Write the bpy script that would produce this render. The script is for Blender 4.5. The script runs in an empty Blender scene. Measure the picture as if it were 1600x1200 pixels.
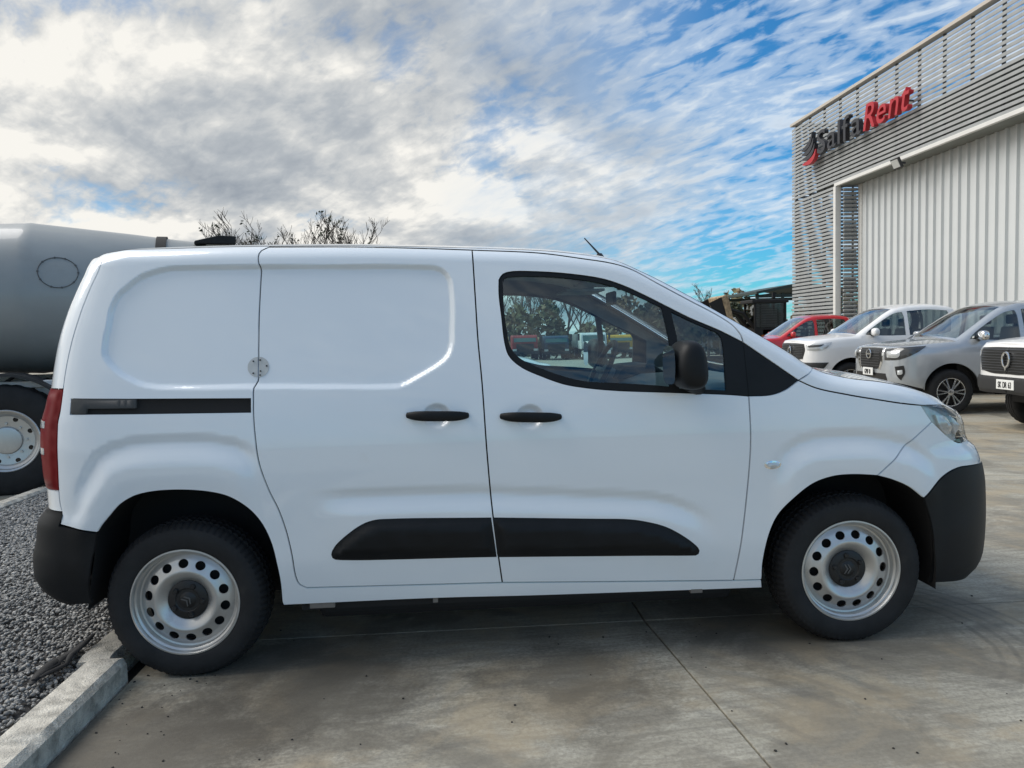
import bpy, bmesh, math, random
import numpy as np
from mathutils import Vector, Matrix
from mathutils.geometry import delaunay_2d_cdt as cdt
random.seed(7); rng = np.random.default_rng(7)
SC = bpy.context.scene; COL = SC.collection
# ------------------------------------------------------------------ camera
CAM = np.array([1.1511, -3.0728, 1.35996]); YAW, PITCH, ROLL = 0.063855, -0.064595, -0.026299
def camera():
    fw = np.array([math.sin(YAW)*math.cos(PITCH), math.cos(YAW)*math.cos(PITCH), math.sin(PITCH)])
    r = np.array([math.cos(YAW), -math.sin(YAW), 0]); u = np.cross(r, fw)
    r2 = math.cos(ROLL)*r+math.sin(ROLL)*u; u2 = -math.sin(ROLL)*r+math.cos(ROLL)*u
    cd = bpy.data.cameras.new('camera'); cd.sensor_width = 36; cd.lens = 1193.25/1600*36
    cd.clip_start = .05; cd.clip_end = 3000
    c = bpy.data.objects.new('camera', cd); COL.objects.link(c)
    m = Matrix.Identity(4)
    for i in range(3):
        m[i][0], m[i][1], m[i][2], m[i][3] = r2[i], u2[i], -fw[i], CAM[i]
    c.matrix_world = m; SC.camera = c
camera()
def cw(X, Z):   # X metres to the right of, Z metres ahead of the camera station -> world x, y
    return (CAM[0]+X*math.cos(YAW)+Z*math.sin(YAW), CAM[1]-X*math.sin(YAW)+Z*math.cos(YAW))
# ------------------------------------------------------------------ world, sun, exposure
SUN_EL, SUN_AZ = math.radians(46), math.radians(-74)     # azimuth from +y towards +x
def N(nt, t, **kw):
    n = nt.nodes.new(t)
    for k, v in kw.items():
        if k == 'inp':
            for a, b in v.items(): n.inputs[a].default_value = b
        else: setattr(n, k, v)
    return n
def math_node(nt, op, a, b=None, c=None, clamp=False):
    n = nt.nodes.new('ShaderNodeMath'); n.operation = op; n.use_clamp = clamp
    for i, v in enumerate((a, b, c)):
        if v is None: continue
        if isinstance(v, (int, float)): n.inputs[i].default_value = v
        else: nt.links.new(v, n.inputs[i])
    return n.outputs[0]
def ramp(nt, fac, stops, interp='LINEAR'):
    n = nt.nodes.new('ShaderNodeValToRGB'); n.color_ramp.interpolation = interp
    e = n.color_ramp.elements
    while len(e) < len(stops): e.new(.5)
    for i, (p, c) in enumerate(stops):
        e[i].position = p; e[i].color = (c, c, c, 1) if isinstance(c, (int, float)) else (*c, 1)
    nt.links.new(fac, n.inputs[0]); return n.outputs[0]
def mixc(nt, fac, a, b, mode='MIX'):
    n = nt.nodes.new('ShaderNodeMix'); n.data_type = 'RGBA'; n.blend_type = mode
    for k, v in ((0, fac), (6, a), (7, b)):
        if isinstance(v, (int, float)): n.inputs[k].default_value = v
        elif isinstance(v, tuple): n.inputs[k].default_value = (*v, 1)
        else: nt.links.new(v, n.inputs[k])
    return n.outputs[2]
def noise(nt, vec, scale, detail=4, rough=.5, dist=0, w=None):
    n = nt.nodes.new('ShaderNodeTexNoise'); n.inputs['Scale'].default_value = scale
    n.inputs['Detail'].default_value = detail; n.inputs['Roughness'].default_value = rough
    n.inputs['Distortion'].default_value = dist
    if vec is not None: nt.links.new(vec, n.inputs['Vector'])
    return n.outputs['Fac']
def mapping(nt, vec, scale=(1, 1, 1), loc=(0, 0, 0), rot=(0, 0, 0)):
    n = nt.nodes.new('ShaderNodeMapping'); n.inputs['Scale'].default_value = scale
    n.inputs['Location'].default_value = loc; n.inputs['Rotation'].default_value = rot
    nt.links.new(vec, n.inputs['Vector']); return n.outputs[0]
def world():
    w = bpy.data.worlds.new('World'); SC.world = w; w.use_nodes = True; nt = w.node_tree; nt.nodes.clear()
    out = N(nt, 'ShaderNodeOutputWorld'); bg = N(nt, 'ShaderNodeBackground'); bg.inputs[1].default_value = .1
    sky = N(nt, 'ShaderNodeTexSky'); sky.sky_type = 'NISHITA'; sky.sun_disc = False
    sky.sun_elevation = SUN_EL; sky.sun_rotation = SUN_AZ; sky.air_density = 1.0; sky.dust_density = .2; sky.ozone_density = 4
    tc = N(nt, 'ShaderNodeTexCoord'); g = tc.outputs['Generated']
    sp = N(nt, 'ShaderNodeSeparateXYZ'); nt.links.new(g, sp.inputs[0])
    zz = math_node(nt, 'ADD', math_node(nt, 'MAXIMUM', sp.outputs[2], 0.0), .30)
    px = math_node(nt, 'DIVIDE', sp.outputs[0], zz); py = math_node(nt, 'DIVIDE', sp.outputs[1], zz)
    cb = N(nt, 'ShaderNodeCombineXYZ'); nt.links.new(px, cb.inputs[0]); nt.links.new(py, cb.inputs[1]); P = cb.outputs[0]
    # cloud deck: closed towards the west (-x), breaking up into ripples towards the east
    dt = math_node(nt, 'ADD', math_node(nt, 'MULTIPLY', sp.outputs[0], -.92), math_node(nt, 'MULTIPLY', sp.outputs[1], .25))
    low = noise(nt, mapping(nt, P, (1.0, .8, 1), (3.1, 1.7, 0)), 1.0, 2, .5)
    dtn = math_node(nt, 'ADD', dt, math_node(nt, 'MULTIPLY_ADD', low, .5, -.25))
    deckw = ramp(nt, math_node(nt, 'MULTIPLY_ADD', dtn, .5, .5), [(.44, 0), (.64, 1)], 'EASE')
    mid = noise(nt, mapping(nt, P, (2.2, 1.9, 1), (.3, 5.2, 0), (0, 0, .25)), 1.0, 9, .6, .3)
    rip = noise(nt, mapping(nt, mapping(nt, P, rot=(0, 0, .85)), (5.5, 15, 1), (7, 2, 0)), 1.0, 5, .5, .9)
    cell = noise(nt, mapping(nt, mapping(nt, P, rot=(0, 0, .85)), (15, 27, 1), (1, 4, 0)), 1.0, 4, .55, .4)
    patch = noise(nt, mapping(nt, mapping(nt, P, rot=(0, 0, .85)), (1.6, 2.8, 1), (5.5, 8.1, 0)), 1.0, 4, .5)
    # ripples
    r = math_node(nt, 'ADD', math_node(nt, 'MULTIPLY', rip, .42), math_node(nt, 'MULTIPLY', cell, .36))
    r = math_node(nt, 'ADD', r, math_node(nt, 'MULTIPLY', patch, .42))
    r = math_node(nt, 'ADD', r, math_node(nt, 'MULTIPLY', math_node(nt, 'MINIMUM', sp.outputs[1], .3), .02))
    rd = ramp(nt, r, [(.51, .02), (.60, .5), (.72, .92)], 'EASE')
    # deck
    dd = ramp(nt, math_node(nt, 'ADD', math_node(nt, 'MULTIPLY', mid, .75), math_node(nt, 'MULTIPLY', cell, .18)), [(.29, .55), (.42, 1)], 'EASE')
    dens = math_node(nt, 'ADD', math_node(nt, 'MULTIPLY', dd, deckw), math_node(nt, 'MULTIPLY', rd, math_node(nt, 'SUBTRACT', 1, deckw)))
    lit = noise(nt, mapping(nt, P, (2.2, 1.9, 1), (.40, 5.02, 0), (0, 0, .25)), 1.0, 4, .5, .3)      # the deck again, a little sunwards
    rel = math_node(nt, 'SUBTRACT', mid, lit)
    brk = noise(nt, mapping(nt, P, (1.5, 2.0, 1), (9.2, 3.3, 0)), 1.0, 4, .5)
    t = math_node(nt, 'MULTIPLY_ADD', rel, 1.3, math_node(nt, 'MULTIPLY', brk, .9))
    t = math_node(nt, 'ADD', t, math_node(nt, 'MULTIPLY', cell, .30))
    t = math_node(nt, 'ADD', math_node(nt, 'SUBTRACT', t, .145), math_node(nt, 'MULTIPLY', dt, .26))       # brighter round the veiled sun
    deckc = ramp(nt, t, [(.22, CL[0]), (.43, CL[1]), (.56, CL[2]), (.70, CL[3])])
    ripc = ramp(nt, r, [(.50, (4.0, 5.0, 6.2)), (.68, (5.2, 5.9, 6.6)), (.85, (3.8, 4.5, 5.4))])
    cc = mixc(nt, deckw, ripc, deckc)
    sat = N(nt, 'ShaderNodeHueSaturation'); sat.inputs['Saturation'].default_value = 1.1
    nt.links.new(sky.outputs[0], sat.inputs['Color'])
    skyc = mixc(nt, 1.0, sat.outputs[0], (.25, .78, .98), 'MULTIPLY')
    c = mixc(nt, dens, skyc, cc)
    nt.links.new(c, bg.inputs[0]); nt.links.new(bg.outputs[0], out.inputs[0])
CL = [(2.3, 2.6, 3.0), (3.4, 3.65, 3.9), (4.7, 4.8, 4.8), (6.9, 6.75, 6.35)]
world()
def sun():
    l = bpy.data.lights.new('sun', 'SUN'); l.energy = 2.3; l.angle = math.radians(48); l.color = (1, .965, .92)
    o = bpy.data.objects.new('sun', l); COL.objects.link(o)
    d = Vector((math.sin(SUN_AZ)*math.cos(SUN_EL), math.cos(SUN_AZ)*math.cos(SUN_EL), math.sin(SUN_EL)))
    o.rotation_euler = d.to_track_quat('Z', 'Y').to_euler(); o.location = (0, 0, 30)
sun()
SC.view_settings.view_transform = 'Standard'; SC.view_settings.look = 'None'; SC.view_settings.exposure = 0.45; SC.view_settings.gamma = 1
SC.render.engine = 'CYCLES'
SC.cycles.use_denoising = True; SC.cycles.max_bounces = 8; SC.cycles.transparent_max_bounces = 24
SC.cycles.caustics_reflective = False; SC.cycles.caustics_refractive = False
# ------------------------------------------------------------------ materials
M = {}
def mat(name, col, rough=.5, metal=0, coat=0, vary=0, vscale=6, bump=0, bscale=60, spec=.5, emit=None, coatr=.05, dirt=None):
    m = bpy.data.materials.new(name); m.use_nodes = True; nt = m.node_tree; b = nt.nodes['Principled BSDF']
    b.inputs['Base Color'].default_value = (*col, 1); b.inputs['Roughness'].default_value = rough
    b.inputs['Metallic'].default_value = metal; b.inputs['Coat Weight'].default_value = coat
    b.inputs['Coat Roughness'].default_value = coatr; b.inputs['Specular IOR Level'].default_value = spec
    if vary or bump or dirt:
        tc = N(nt, 'ShaderNodeTexCoord').outputs['Object']
    if vary:
        f = noise(nt, tc, vscale, 6, .6)
        a = tuple(max(0, c*(1-vary)) for c in col); c2 = tuple(min(1, c*(1+vary)) for c in col)
        cc = mixc(nt, ramp(nt, f, [(.3, 0), (.7, 1)]), a, c2)
        if dirt:
            f2 = ramp(nt, noise(nt, tc, dirt[1], 8, .7), [(dirt[2], 0), (dirt[2]+.2, dirt[3])])
            cc = mixc(nt, f2, cc, dirt[0])
        nt.links.new(cc, b.inputs['Base Color'])
        nt.links.new(math_node(nt, 'MULTIPLY_ADD', f, .25*rough, rough*.87), b.inputs['Roughness'])
    if bump:
        f = noise(nt, tc, bscale, 5, .6); bn = N(nt, 'ShaderNodeBump'); bn.inputs['Strength'].default_value = bump
        bn.inputs['Distance'].default_value = .01; nt.links.new(f, bn.inputs['Height']); nt.links.new(bn.outputs[0], b.inputs['Normal'])
    if emit:
        b.inputs['Emission Color'].default_value = (*emit[0], 1); b.inputs['Emission Strength'].default_value = emit[1]
    M[name] = m; return m
def glass_mat(name, tint, gloss_col=(1, 1, 1), ior=1.5, boost=1.0, rough=.0):
    m = bpy.data.materials.new(name); m.use_nodes = True; nt = m.node_tree; nt.nodes.clear()
    out = N(nt, 'ShaderNodeOutputMaterial'); mx = N(nt, 'ShaderNodeMixShader'); tr = N(nt, 'ShaderNodeBsdfTransparent')
    gl = N(nt, 'ShaderNodeBsdfGlossy'); ge = N(nt, 'ShaderNodeNewGeometry'); vm = N(nt, 'ShaderNodeVectorMath'); vm.operation = 'DOT_PRODUCT'
    nt.links.new(ge.outputs['Normal'], vm.inputs[0]); nt.links.new(ge.outputs['Incoming'], vm.inputs[1])
    c1 = math_node(nt, 'SUBTRACT', 1, math_node(nt, 'ABSOLUTE', vm.outputs['Value']), clamp=True)     # Schlick, the same from both faces of the pane
    frs = math_node(nt, 'MULTIPLY_ADD', math_node(nt, 'POWER', c1, 5), .93, .07)
    tr.inputs[0].default_value = (*tint, 1); gl.inputs[0].default_value = (*gloss_col, 1); gl.inputs['Roughness'].default_value = rough
    nt.links.new(math_node(nt, 'MULTIPLY', frs, boost, clamp=True), mx.inputs[0])
    nt.links.new(tr.outputs[0], mx.inputs[1]); nt.links.new(gl.outputs[0], mx.inputs[2]); nt.links.new(mx.outputs[0], out.inputs[0])
    M[name] = m; return m
mat('white_paint', (.775, .83, .88), .25, 0, 1.0, .02, 1.2, coatr=.015, dirt=((.62, .60, .56), 2.2, .62, .25))
mat('white_paint_car', (.80, .80, .80), .3, 0, .8, .02, 2)
mat('silver_paint', (.44, .47, .50), .26, .45, .9, .03, 3)
mat('red_paint', (.50, .012, .018), .3, 0, .9, .05, 3)
mat('black_plastic', (.008, .0095, .0115), .52, 0, 0, .3, 7, .08, 400, spec=.24)
mat('grey_plastic', (.035, .04, .044), .5, 0, 0, .1, 5, .06, 400)
mat('gloss_black', (.008, .008, .009), .15)
mat('trim_dark', (.05, .052, .055), .7)
mat('tyre_tread', (.03, .028, .025), .85, 0, 0, .3, 25, spec=.2)
mat('shell_dark', (.012, .012, .013), .8)
mat('interior_grey', (.20, .20, .195), .8, 0, 0, .05, 4)
mat('headliner', (.42, .43, .43), .9, 0, 0, .05, 8)
mat('seat_cloth', (.03, .032, .035), .9, 0, 0, .2, 30)
mat('rubber', (.022, .0225, .024), .7, 0, 0, .25, 9, .15, 120, dirt=((.06, .056, .05), 7, .6, .35), spec=.25)
mat('steel_rim', (.56, .56, .55), .36, .75, .2, .06, 8, dirt=((.22, .20, .17), 9, .6, .5))
mat('alloy', (.55, .56, .57), .25, .9, .3, .04, 8)
mat('chrome', (.8, .8, .8), .12, 1)
mat('mirror', (.85, .87, .88), .02, 1)
mat('hub_black', (.012, .012, .013), .45, 0, 0, .2, 20)
mat('logo_grey', (.10, .10, .10), .4)
mat('lamp_red', (.15, .001, .004), .3, 0, .0, .1, 6, spec=.2)
mat('lamp_clear', (.55, .57, .58), .1, .2, 1, .1, 10)
mat('lamp_dark', (.05, .053, .056), .2, .3, 1)
mat('lamp_silver', (.50, .51, .52), .3, .5, 0, .2, 14)
mat('plate_white', (.75, .76, .75), .5)
mat('plate_black', (.01, .01, .012), .5)
mat('aluminium_sticker', (.52, .54, .54), .55, .15, 0, .12, 30)
mat('dust_primer', (.17, .155, .14), .9, 0, 0, .3, 12)
glass_mat('van_glass', (.72, .92, .93), boost=1.0)
glass_mat('car_glass', (.38, .44, .44), boost=1.3)
glass_mat('windshield_glass', (.72, .82, .82), boost=1.5)
glass_mat('lens_glass', (.92, .92, .91), boost=.8)
# ------------------------------------------------------------------ object helpers
def link(o, parent=None):
    COL.objects.link(o)
    if parent is not None: o.parent = parent
    return o
def tag(o, label=None, cat=None, group=None, kind=None):
    for k, v in (('label', label), ('category', cat), ('group', group), ('kind', kind)):
        if v: o[k] = v
    return o
def empty(name, loc=(0, 0, 0), rot=(0, 0, 0)):
    o = bpy.data.objects.new(name, None); o.location = loc; o.rotation_euler = rot; o.empty_display_size = .2
    return link(o)
class MB:
    """collects vertices and faces (each face with a material slot)"""
    def __init__(s): s.v = []; s.f = []; s.n = None
    def add(s, v, f):
        k = len(s.v); s.v += [tuple(map(float, q)) for q in v]; s.f += [tuple(i+k for i in q) for q in f]; return s
    def box(s, a, b, m=None):
        x0, y0, z0 = a; x1, y1, z1 = b
        v = [(x0, y0, z0), (x1, y0, z0), (x1, y1, z0), (x0, y1, z0), (x0, y0, z1), (x1, y0, z1), (x1, y1, z1), (x0, y1, z1)]
        if m is not None: v = [tuple(m @ Vector(q)) for q in v]
        return s.add(v, [(3, 2, 1, 0), (4, 5, 6, 7), (0, 1, 5, 4), (1, 2, 6, 5), (2, 3, 7, 6), (3, 0, 4, 7)])
    def tube(s, path, rad, seg=8, closed=False, caps=True, up=(0, 0, 1)):
        path = [Vector(p) for p in path]; n = len(path); rings = []; up = Vector(up)
        for i, p in enumerate(path):
            a = path[(i-1) % n] if (closed or i > 0) else path[0]; b = path[(i+1) % n] if (closed or i < n-1) else path[-1]
            d = (b-a).normalized(); e1 = d.cross(up)
            if e1.length < 1e-4: e1 = d.cross(Vector((1, 0, 0)))
            e1.normalize(); e2 = e1.cross(d)
            r = rad[i] if isinstance(rad, list) else rad
            ra, rb = r if isinstance(r, (list, tuple)) else (r, r)
            rings.append([p+e1*ra*math.cos(t)+e2*rb*math.sin(t) for t in [2*math.pi*k/seg for k in range(seg)]])
        v = [q for r in rings for q in r]; f = []
        for i in range(n if closed else n-1):
            j = (i+1) % n
            for k in range(seg): f.append((i*seg+k, i*seg+(k+1) % seg, j*seg+(k+1) % seg, j*seg+k))
        if caps and not closed:
            f.append(tuple(range(seg-1, -1, -1))); f.append(tuple((n-1)*seg+k for k in range(seg)))
        return s.add(v, f)
    def lathe(s, prof, seg=48, axis='y', c=(0, 0, 0), a0=0, a1=2*math.pi, close=True):
        v = []; f = []; m = len(prof)
        full = abs(a1-a0-2*math.pi) < 1e-6; ns = seg if full else seg+1
        for k in range(ns):
            t = a0+(a1-a0)*k/seg
            for r, h in prof:
                q = {'y': (r*math.cos(t), h, r*math.sin(t)), 'z': (r*math.cos(t), r*math.sin(t), h), 'x': (h, r*math.cos(t), r*math.sin(t))}[axis]
                v.append((q[0]+c[0], q[1]+c[1], q[2]+c[2]))
        for k in range(seg):
            j = (k+1) % ns
            for i in range(m-1): f.append((k*m+i, j*m+i, j*m+i+1, k*m+i+1))
        return s.add(v, f)
    def prism(s, pts, y0, y1, axis='y'):
        n = len(pts); P = (lambda a, b, h: (a, h, b)) if axis == 'y' else ((lambda a, b, h: (h, a, b)) if axis == 'x' else (lambda a, b, h: (a, b, h)))
        v = [P(a, b, y0) for a, b in pts]+[P(a, b, y1) for a, b in pts]
        f = [tuple(range(n)), tuple(range(2*n-1, n-1, -1))]+[(i, i+n, (i+1) % n+n, (i+1) % n) for i in range(n)]
        return s.add(v, f)
    def grid(s, fn, us, vs):
        nu, nv = len(us), len(vs); v = [fn(a, b) for a in us for b in vs]
        return s.add(v, [(i*nv+j, (i+1)*nv+j, (i+1)*nv+j+1, i*nv+j+1) for i in range(nu-1) for j in range(nv-1)])
    def build(s, name, material, parent=None, smooth=30, bevel=0, bseg=2, subsurf=0, recalc=True):
        me = bpy.data.meshes.new(name); me.from_pydata(s.v, [], s.f)
        if recalc:
            bm = bmesh.new(); bm.from_mesh(me); bmesh.ops.recalc_face_normals(bm, faces=bm.faces); bm.to_mesh(me); bm.free()
        me.materials.append(M[material] if isinstance(material, str) else material)
        o = bpy.data.objects.new(name, me); link(o, parent)
        if bevel:
            b = o.modifiers.new('bevel', 'BEVEL'); b.width = bevel; b.segments = bseg; b.limit_method = 'ANGLE'; b.angle_limit = .6
        if subsurf:
            b = o.modifiers.new('sub', 'SUBSURF'); b.levels = subsurf; b.render_levels = subsurf
        if smooth:
            me.polygons.foreach_set('use_smooth', [True]*len(me.polygons))
            if smooth < 180 and not subsurf:
                try: me.set_sharp_from_angle(angle=math.radians(smooth))
                except Exception: pass
        return o
def copy_tree(o, parent=None):
    c = o.copy(); COL.objects.link(c); c.parent = parent
    for ch in list(o.children): copy_tree(ch, c)
    return c
# ------------------------------------------------------------------ curves and fields
def pchip(pts):
    xs = np.array([p[0] for p in pts], float); ys = np.array([p[1] for p in pts], float); h = np.diff(xs); d = np.diff(ys)/h
    m = np.zeros_like(ys); m[0] = d[0]; m[-1] = d[-1]
    for i in range(1, len(xs)-1):
        if d[i-1]*d[i] > 0:
            w1 = 2*h[i]+h[i-1]; w2 = h[i]+2*h[i-1]; m[i] = (w1+w2)/(w1/d[i-1]+w2/d[i])
    def f(x):
        x = np.clip(np.asarray(x, float), xs[0], xs[-1]); i = np.clip(np.searchsorted(xs, x)-1, 0, len(xs)-2); s = (x-xs[i])/h[i]
        return ((1+2*s)*(1-s)**2)*ys[i]+s*(1-s)**2*h[i]*m[i]+s*s*(3-2*s)*ys[i+1]+s*s*(s-1)*h[i]*m[i+1]
    return f
def smooth_seg(pts, step=.015):
    """Catmull-Rom through the points, resampled at about step"""
    P = np.array(pts, float)
    if len(P) == 2: out = np.linspace(P[0], P[1], 12)
    else:
        Q = np.vstack([2*P[0]-P[1], P, 2*P[-1]-P[-2]]); out = []
        for i in range(1, len(Q)-2):
            p0, p1, p2, p3 = Q[i-1:i+3]
            t = [0]
            for a, b in ((p0, p1), (p1, p2), (p2, p3)): t.append(t[-1]+max(1e-6, np.linalg.norm(b-a))**.5)
            for x in np.linspace(t[1], t[2], 10, endpoint=False):
                A1 = (t[1]-x)/(t[1]-t[0])*p0+(x-t[0])/(t[1]-t[0])*p1; A2 = (t[2]-x)/(t[2]-t[1])*p1+(x-t[1])/(t[2]-t[1])*p2
                A3 = (t[3]-x)/(t[3]-t[2])*p2+(x-t[2])/(t[3]-t[2])*p3
                B1 = (t[2]-x)/(t[2]-t[0])*A1+(x-t[0])/(t[2]-t[0])*A2; B2 = (t[3]-x)/(t[3]-t[1])*A2+(x-t[1])/(t[3]-t[1])*A3
                out.append((t[2]-x)/(t[2]-t[1])*B1+(x-t[1])/(t[2]-t[1])*B2)
        out.append(P[-1]); out = np.array(out)
    L = np.concatenate([[0], np.cumsum(np.linalg.norm(np.diff(out, axis=0), axis=1))]); n = max(2, int(round(L[-1]/step))+1)
    s = np.linspace(0, L[-1], n); return np.stack([np.interp(s, L, out[:, 0]), np.interp(s, L, out[:, 1])], -1)
def outline(*segs, step=.015):
    pts = []
    for s in segs:
        for q in smooth_seg(s, step):
            if not pts or np.hypot(*(q-pts[-1])) > .003: pts.append(q)
    if np.hypot(*(pts[0]-pts[-1])) < .003: pts.pop()
    return np.array(pts)
def area(P): return .5*np.sum(P[:, 0]*np.roll(P[:, 1], -1)-np.roll(P[:, 0], -1)*P[:, 1])
def inset(P, d):
    if d == 0: return P
    s = 1 if area(P) > 0 else -1
    e = np.roll(P, -1, 0)-P; e /= np.linalg.norm(e, axis=1)[:, None]+1e-12; n = np.stack([-e[:, 1], e[:, 0]], -1)*s
    a = np.roll(n, 1, 0); b = n; m = a+b; l = np.sum(m*m, 1)/2
    m = m/np.clip(l, .35, None)[:, None]
    return P+m*d
def inside(P, pts):
    x, y = pts[:, 0], pts[:, 1]; r = np.zeros(len(pts), bool); n = len(P)
    for i in range(n):
        x0, y0 = P[i]; x1, y1 = P[(i+1) % n]
        if y0 == y1: continue
        c = ((y0 > y) != (y1 > y)) & (x < (x1-x0)*(y-y0)/(y1-y0)+x0); r ^= c
    return r
def dist_poly(P, pts, closed=True):
    d = np.full(len(pts), 1e9); n = len(P)
    for i in range(n if closed else n-1):
        a = P[i]; b = P[(i+1) % n]; ab = b-a; t = np.clip(((pts-a)@ab)/(ab@ab+1e-12), 0, 1)
        q = pts-a-t[:, None]*ab; d = np.minimum(d, np.einsum('ij,ij->i', q, q))
    return np.sqrt(d)
def sstep(x): x = np.clip(x, 0, 1); return x*x*(3-2*x)
# ------------------------------------------------------------------ car shells
class Shell:
    """side skin of a vehicle as a map (u along the skin, z) -> x, y, z; u wraps round nose and tail to the centre line"""
    def __init__(s, B, U1, A1, nF, AF, U0, A0, nR, AR, TV, ZS, CROWN, detail=None, curl=.055, cp=2.6):
        s.B, s.U1, s.A1, s.U0, s.A0, s.curl, s.cp = B, U1, A1, U0, A0, curl, cp
        s.F = s.plan(A1, nF); s.R = s.plan(A0, nR); s.UF = U1+s.F[0][-1]; s.UR = U0-s.R[0][-1]
        s.af, s.ar, s.tv = pchip(AF), pchip(AR), pchip(TV)
        s.zs = pchip(ZS); s.crown = pchip([(s.UR, 0)]+CROWN+[(s.UF, 0)]); s.detail = detail
    def plan(s, a, n):
        ph = np.linspace(0, np.pi/2, 1500); x = a*np.sin(ph)**(2/n); t = s.B*(1-np.cos(ph)**(2/n))
        return np.concatenate([[0], np.cumsum(np.hypot(np.diff(x), np.diff(t)))]), x, t
    def S(s, u, z):
        lf = np.clip(u-s.U1, 0, None); lr = np.clip(s.U0-u, 0, None)
        x = np.clip(u, s.U0, s.U1)+np.interp(lf, s.F[0], s.F[1])*s.af(z)/s.A1-np.interp(lr, s.R[0], s.R[1])*s.ar(z)/s.A0
        t = np.interp(lf, s.F[0], s.F[2])+np.interp(lr, s.R[0], s.R[2]); g = 1-t/s.B
        e = np.clip((z-(s.zs(u)-.07))/.07, 0, 1.5)
        return x, t+(s.tv(z)+s.curl*e**2.5)*g
    def pos(s, u, z, off=0):
        u = np.asarray(u, float); z = np.asarray(z, float); x, t = s.S(u, z); e = 1e-3
        d = (s.detail(u, z) if s.detail else 0)+off
        x1, t1 = s.S(u+e, z); nx, ny = t1-t, -(x1-x); l = np.hypot(nx, ny)+1e-12    # outward plan normal
        return np.stack([x-nx/l*d, t-ny/l*d, z], -1)        # d > 0 goes inwards
    def lid(s, u, v, dz=0):
        u = np.asarray(u, float); z = s.zs(u); x, t = s.S(u, z); e = 1e-3; x2, _ = s.S(u+e, s.zs(u+e))
        ez = s.zs(u+e)-z; ex = x2-x; L = np.hypot(ex, ez)+1e-9; c = s.crown(u)*(1-(1-v)**s.cp)+dz
        return np.stack([x-ez/L*c, t+(s.B-t)*v, z+np.abs(ex)/L*c], -1)
    def panel(s, poly, grid=.02, gap=.003, off=0, holes=(), puff=None, skirt=.014, side=1, fine=None):
        """returns verts, faces, normals of a panel cut from the skin; side 1 = right (-y), -1 = left"""
        P = inset(poly, gap); H = [inset(h, -gap) for h in holes]
        lo, hi = P.min(0), P.max(0)
        gx, gy = np.meshgrid(np.arange(lo[0]+grid/2, hi[0], grid), np.arange(lo[1]+grid/2, hi[1], grid), indexing='ij')
        gx[:, ::2] += grid*.25; G = np.stack([gx.ravel(), gy.ravel()], -1)
        if fine is not None:
            g2 = fine[1]; fx, fy = np.meshgrid(np.arange(lo[0], hi[0], g2), np.arange(lo[1], hi[1], g2), indexing='ij')
            Fp = np.stack([fx.ravel()+g2*.13, fy.ravel()+g2*.17], -1); Fp = Fp[fine[0](Fp)]; G = G[~fine[0](G)]; G = np.vstack([G, Fp])
        G = G[inside(P, G)]
        if len(G): G = G[dist_poly(P, G) > min(grid*.4, .006)]
        for h in H:
            if len(G): G = G[~inside(h, G)]
            if len(G): G = G[dist_poly(h, G) > min(grid*.4, .006)]
        V = [P]+H+[G]; E = []; k = 0
        for L in [P]+H:
            n = len(L); E += [(k+i, k+(i+1) % n) for i in range(n)]; k += n
        A = np.vstack(V)
        vo, _, fo, *_ = cdt([Vector((float(a), float(b))) for a, b in A], E, [], 1, 1e-7)
        UZ = np.array([(q[0], q[1]) for q in vo]); F = [tuple(f) for f in fo]
        C = np.array([UZ[list(f)].mean(0) for f in F])
        keep = inside(P, C)
        for h in H: keep &= ~inside(h, C)
        F = [f for f, q in zip(F, keep) if q]
        o = off
        if puff is not None: o = off-puff[0]*sstep(dist_poly(P, UZ)/puff[1])**(puff[2] if len(puff) > 2 else 1)
        fn = lambda a, b: s.pos(a, b, o)
        X = fn(UZ[:, 0], UZ[:, 1]); e = 2e-3
        if puff is None:
            du = s.pos(UZ[:, 0]+e, UZ[:, 1], off)-s.pos(UZ[:, 0]-e, UZ[:, 1], off); dz = s.pos(UZ[:, 0], UZ[:, 1]+e, off)-s.pos(UZ[:, 0], UZ[:, 1]-e, off)
        else:
            def pf(q): return s.pos(q[:, 0], q[:, 1], off-puff[0]*sstep(np.where(inside(P, q), dist_poly(P, q), 0)/puff[1])**(puff[2] if len(puff) > 2 else 1))
            du = pf(UZ+[e, 0])-pf(UZ-[e, 0]); dz = pf(UZ+[0, e])-pf(UZ-[0, e])
        Nn = np.cross(du, dz); Nn /= np.linalg.norm(Nn, axis=1)[:, None]+1e-12
        a0 = F[0]; 
        # outward is -y (t decreasing): du x dz with +x, +z gives -y
        def orient(f):
            q = UZ[list(f)]; return f if (q[1]-q[0])[0]*(q[2]-q[0])[1]-(q[1]-q[0])[1]*(q[2]-q[0])[0] > 0 else f[::-1]
        F = [orient(f) for f in F]
        if skirt:
            # boundary edges from the face list
            cnt = {}
            for f in F:
                for i in range(len(f)): cnt[(f[i], f[(i+1) % len(f)])] = 1
            bd = [(a, b) for (a, b) in cnt if (b, a) not in cnt]
            ids = sorted({i for q in bd for i in q}); mp = {i: len(X)+j for j, i in enumerate(ids)}
            if puff is not None: o2 = o[ids]+skirt
            else: o2 = off+skirt
            Xs = s.pos(UZ[ids, 0], UZ[ids, 1], o2)
            X = np.vstack([X, Xs]); Nn = np.vstack([Nn, Nn[ids]])
            F += [(b, a, mp[a], mp[b]) for a, b in bd]
        X = X.copy(); X[:, 1] -= s.B
        if side < 0:
            X[:, 1] *= -1; Nn = Nn*[1, -1, 1]; F = [f[::-1] for f in F]
        return X, F, Nn
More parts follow.
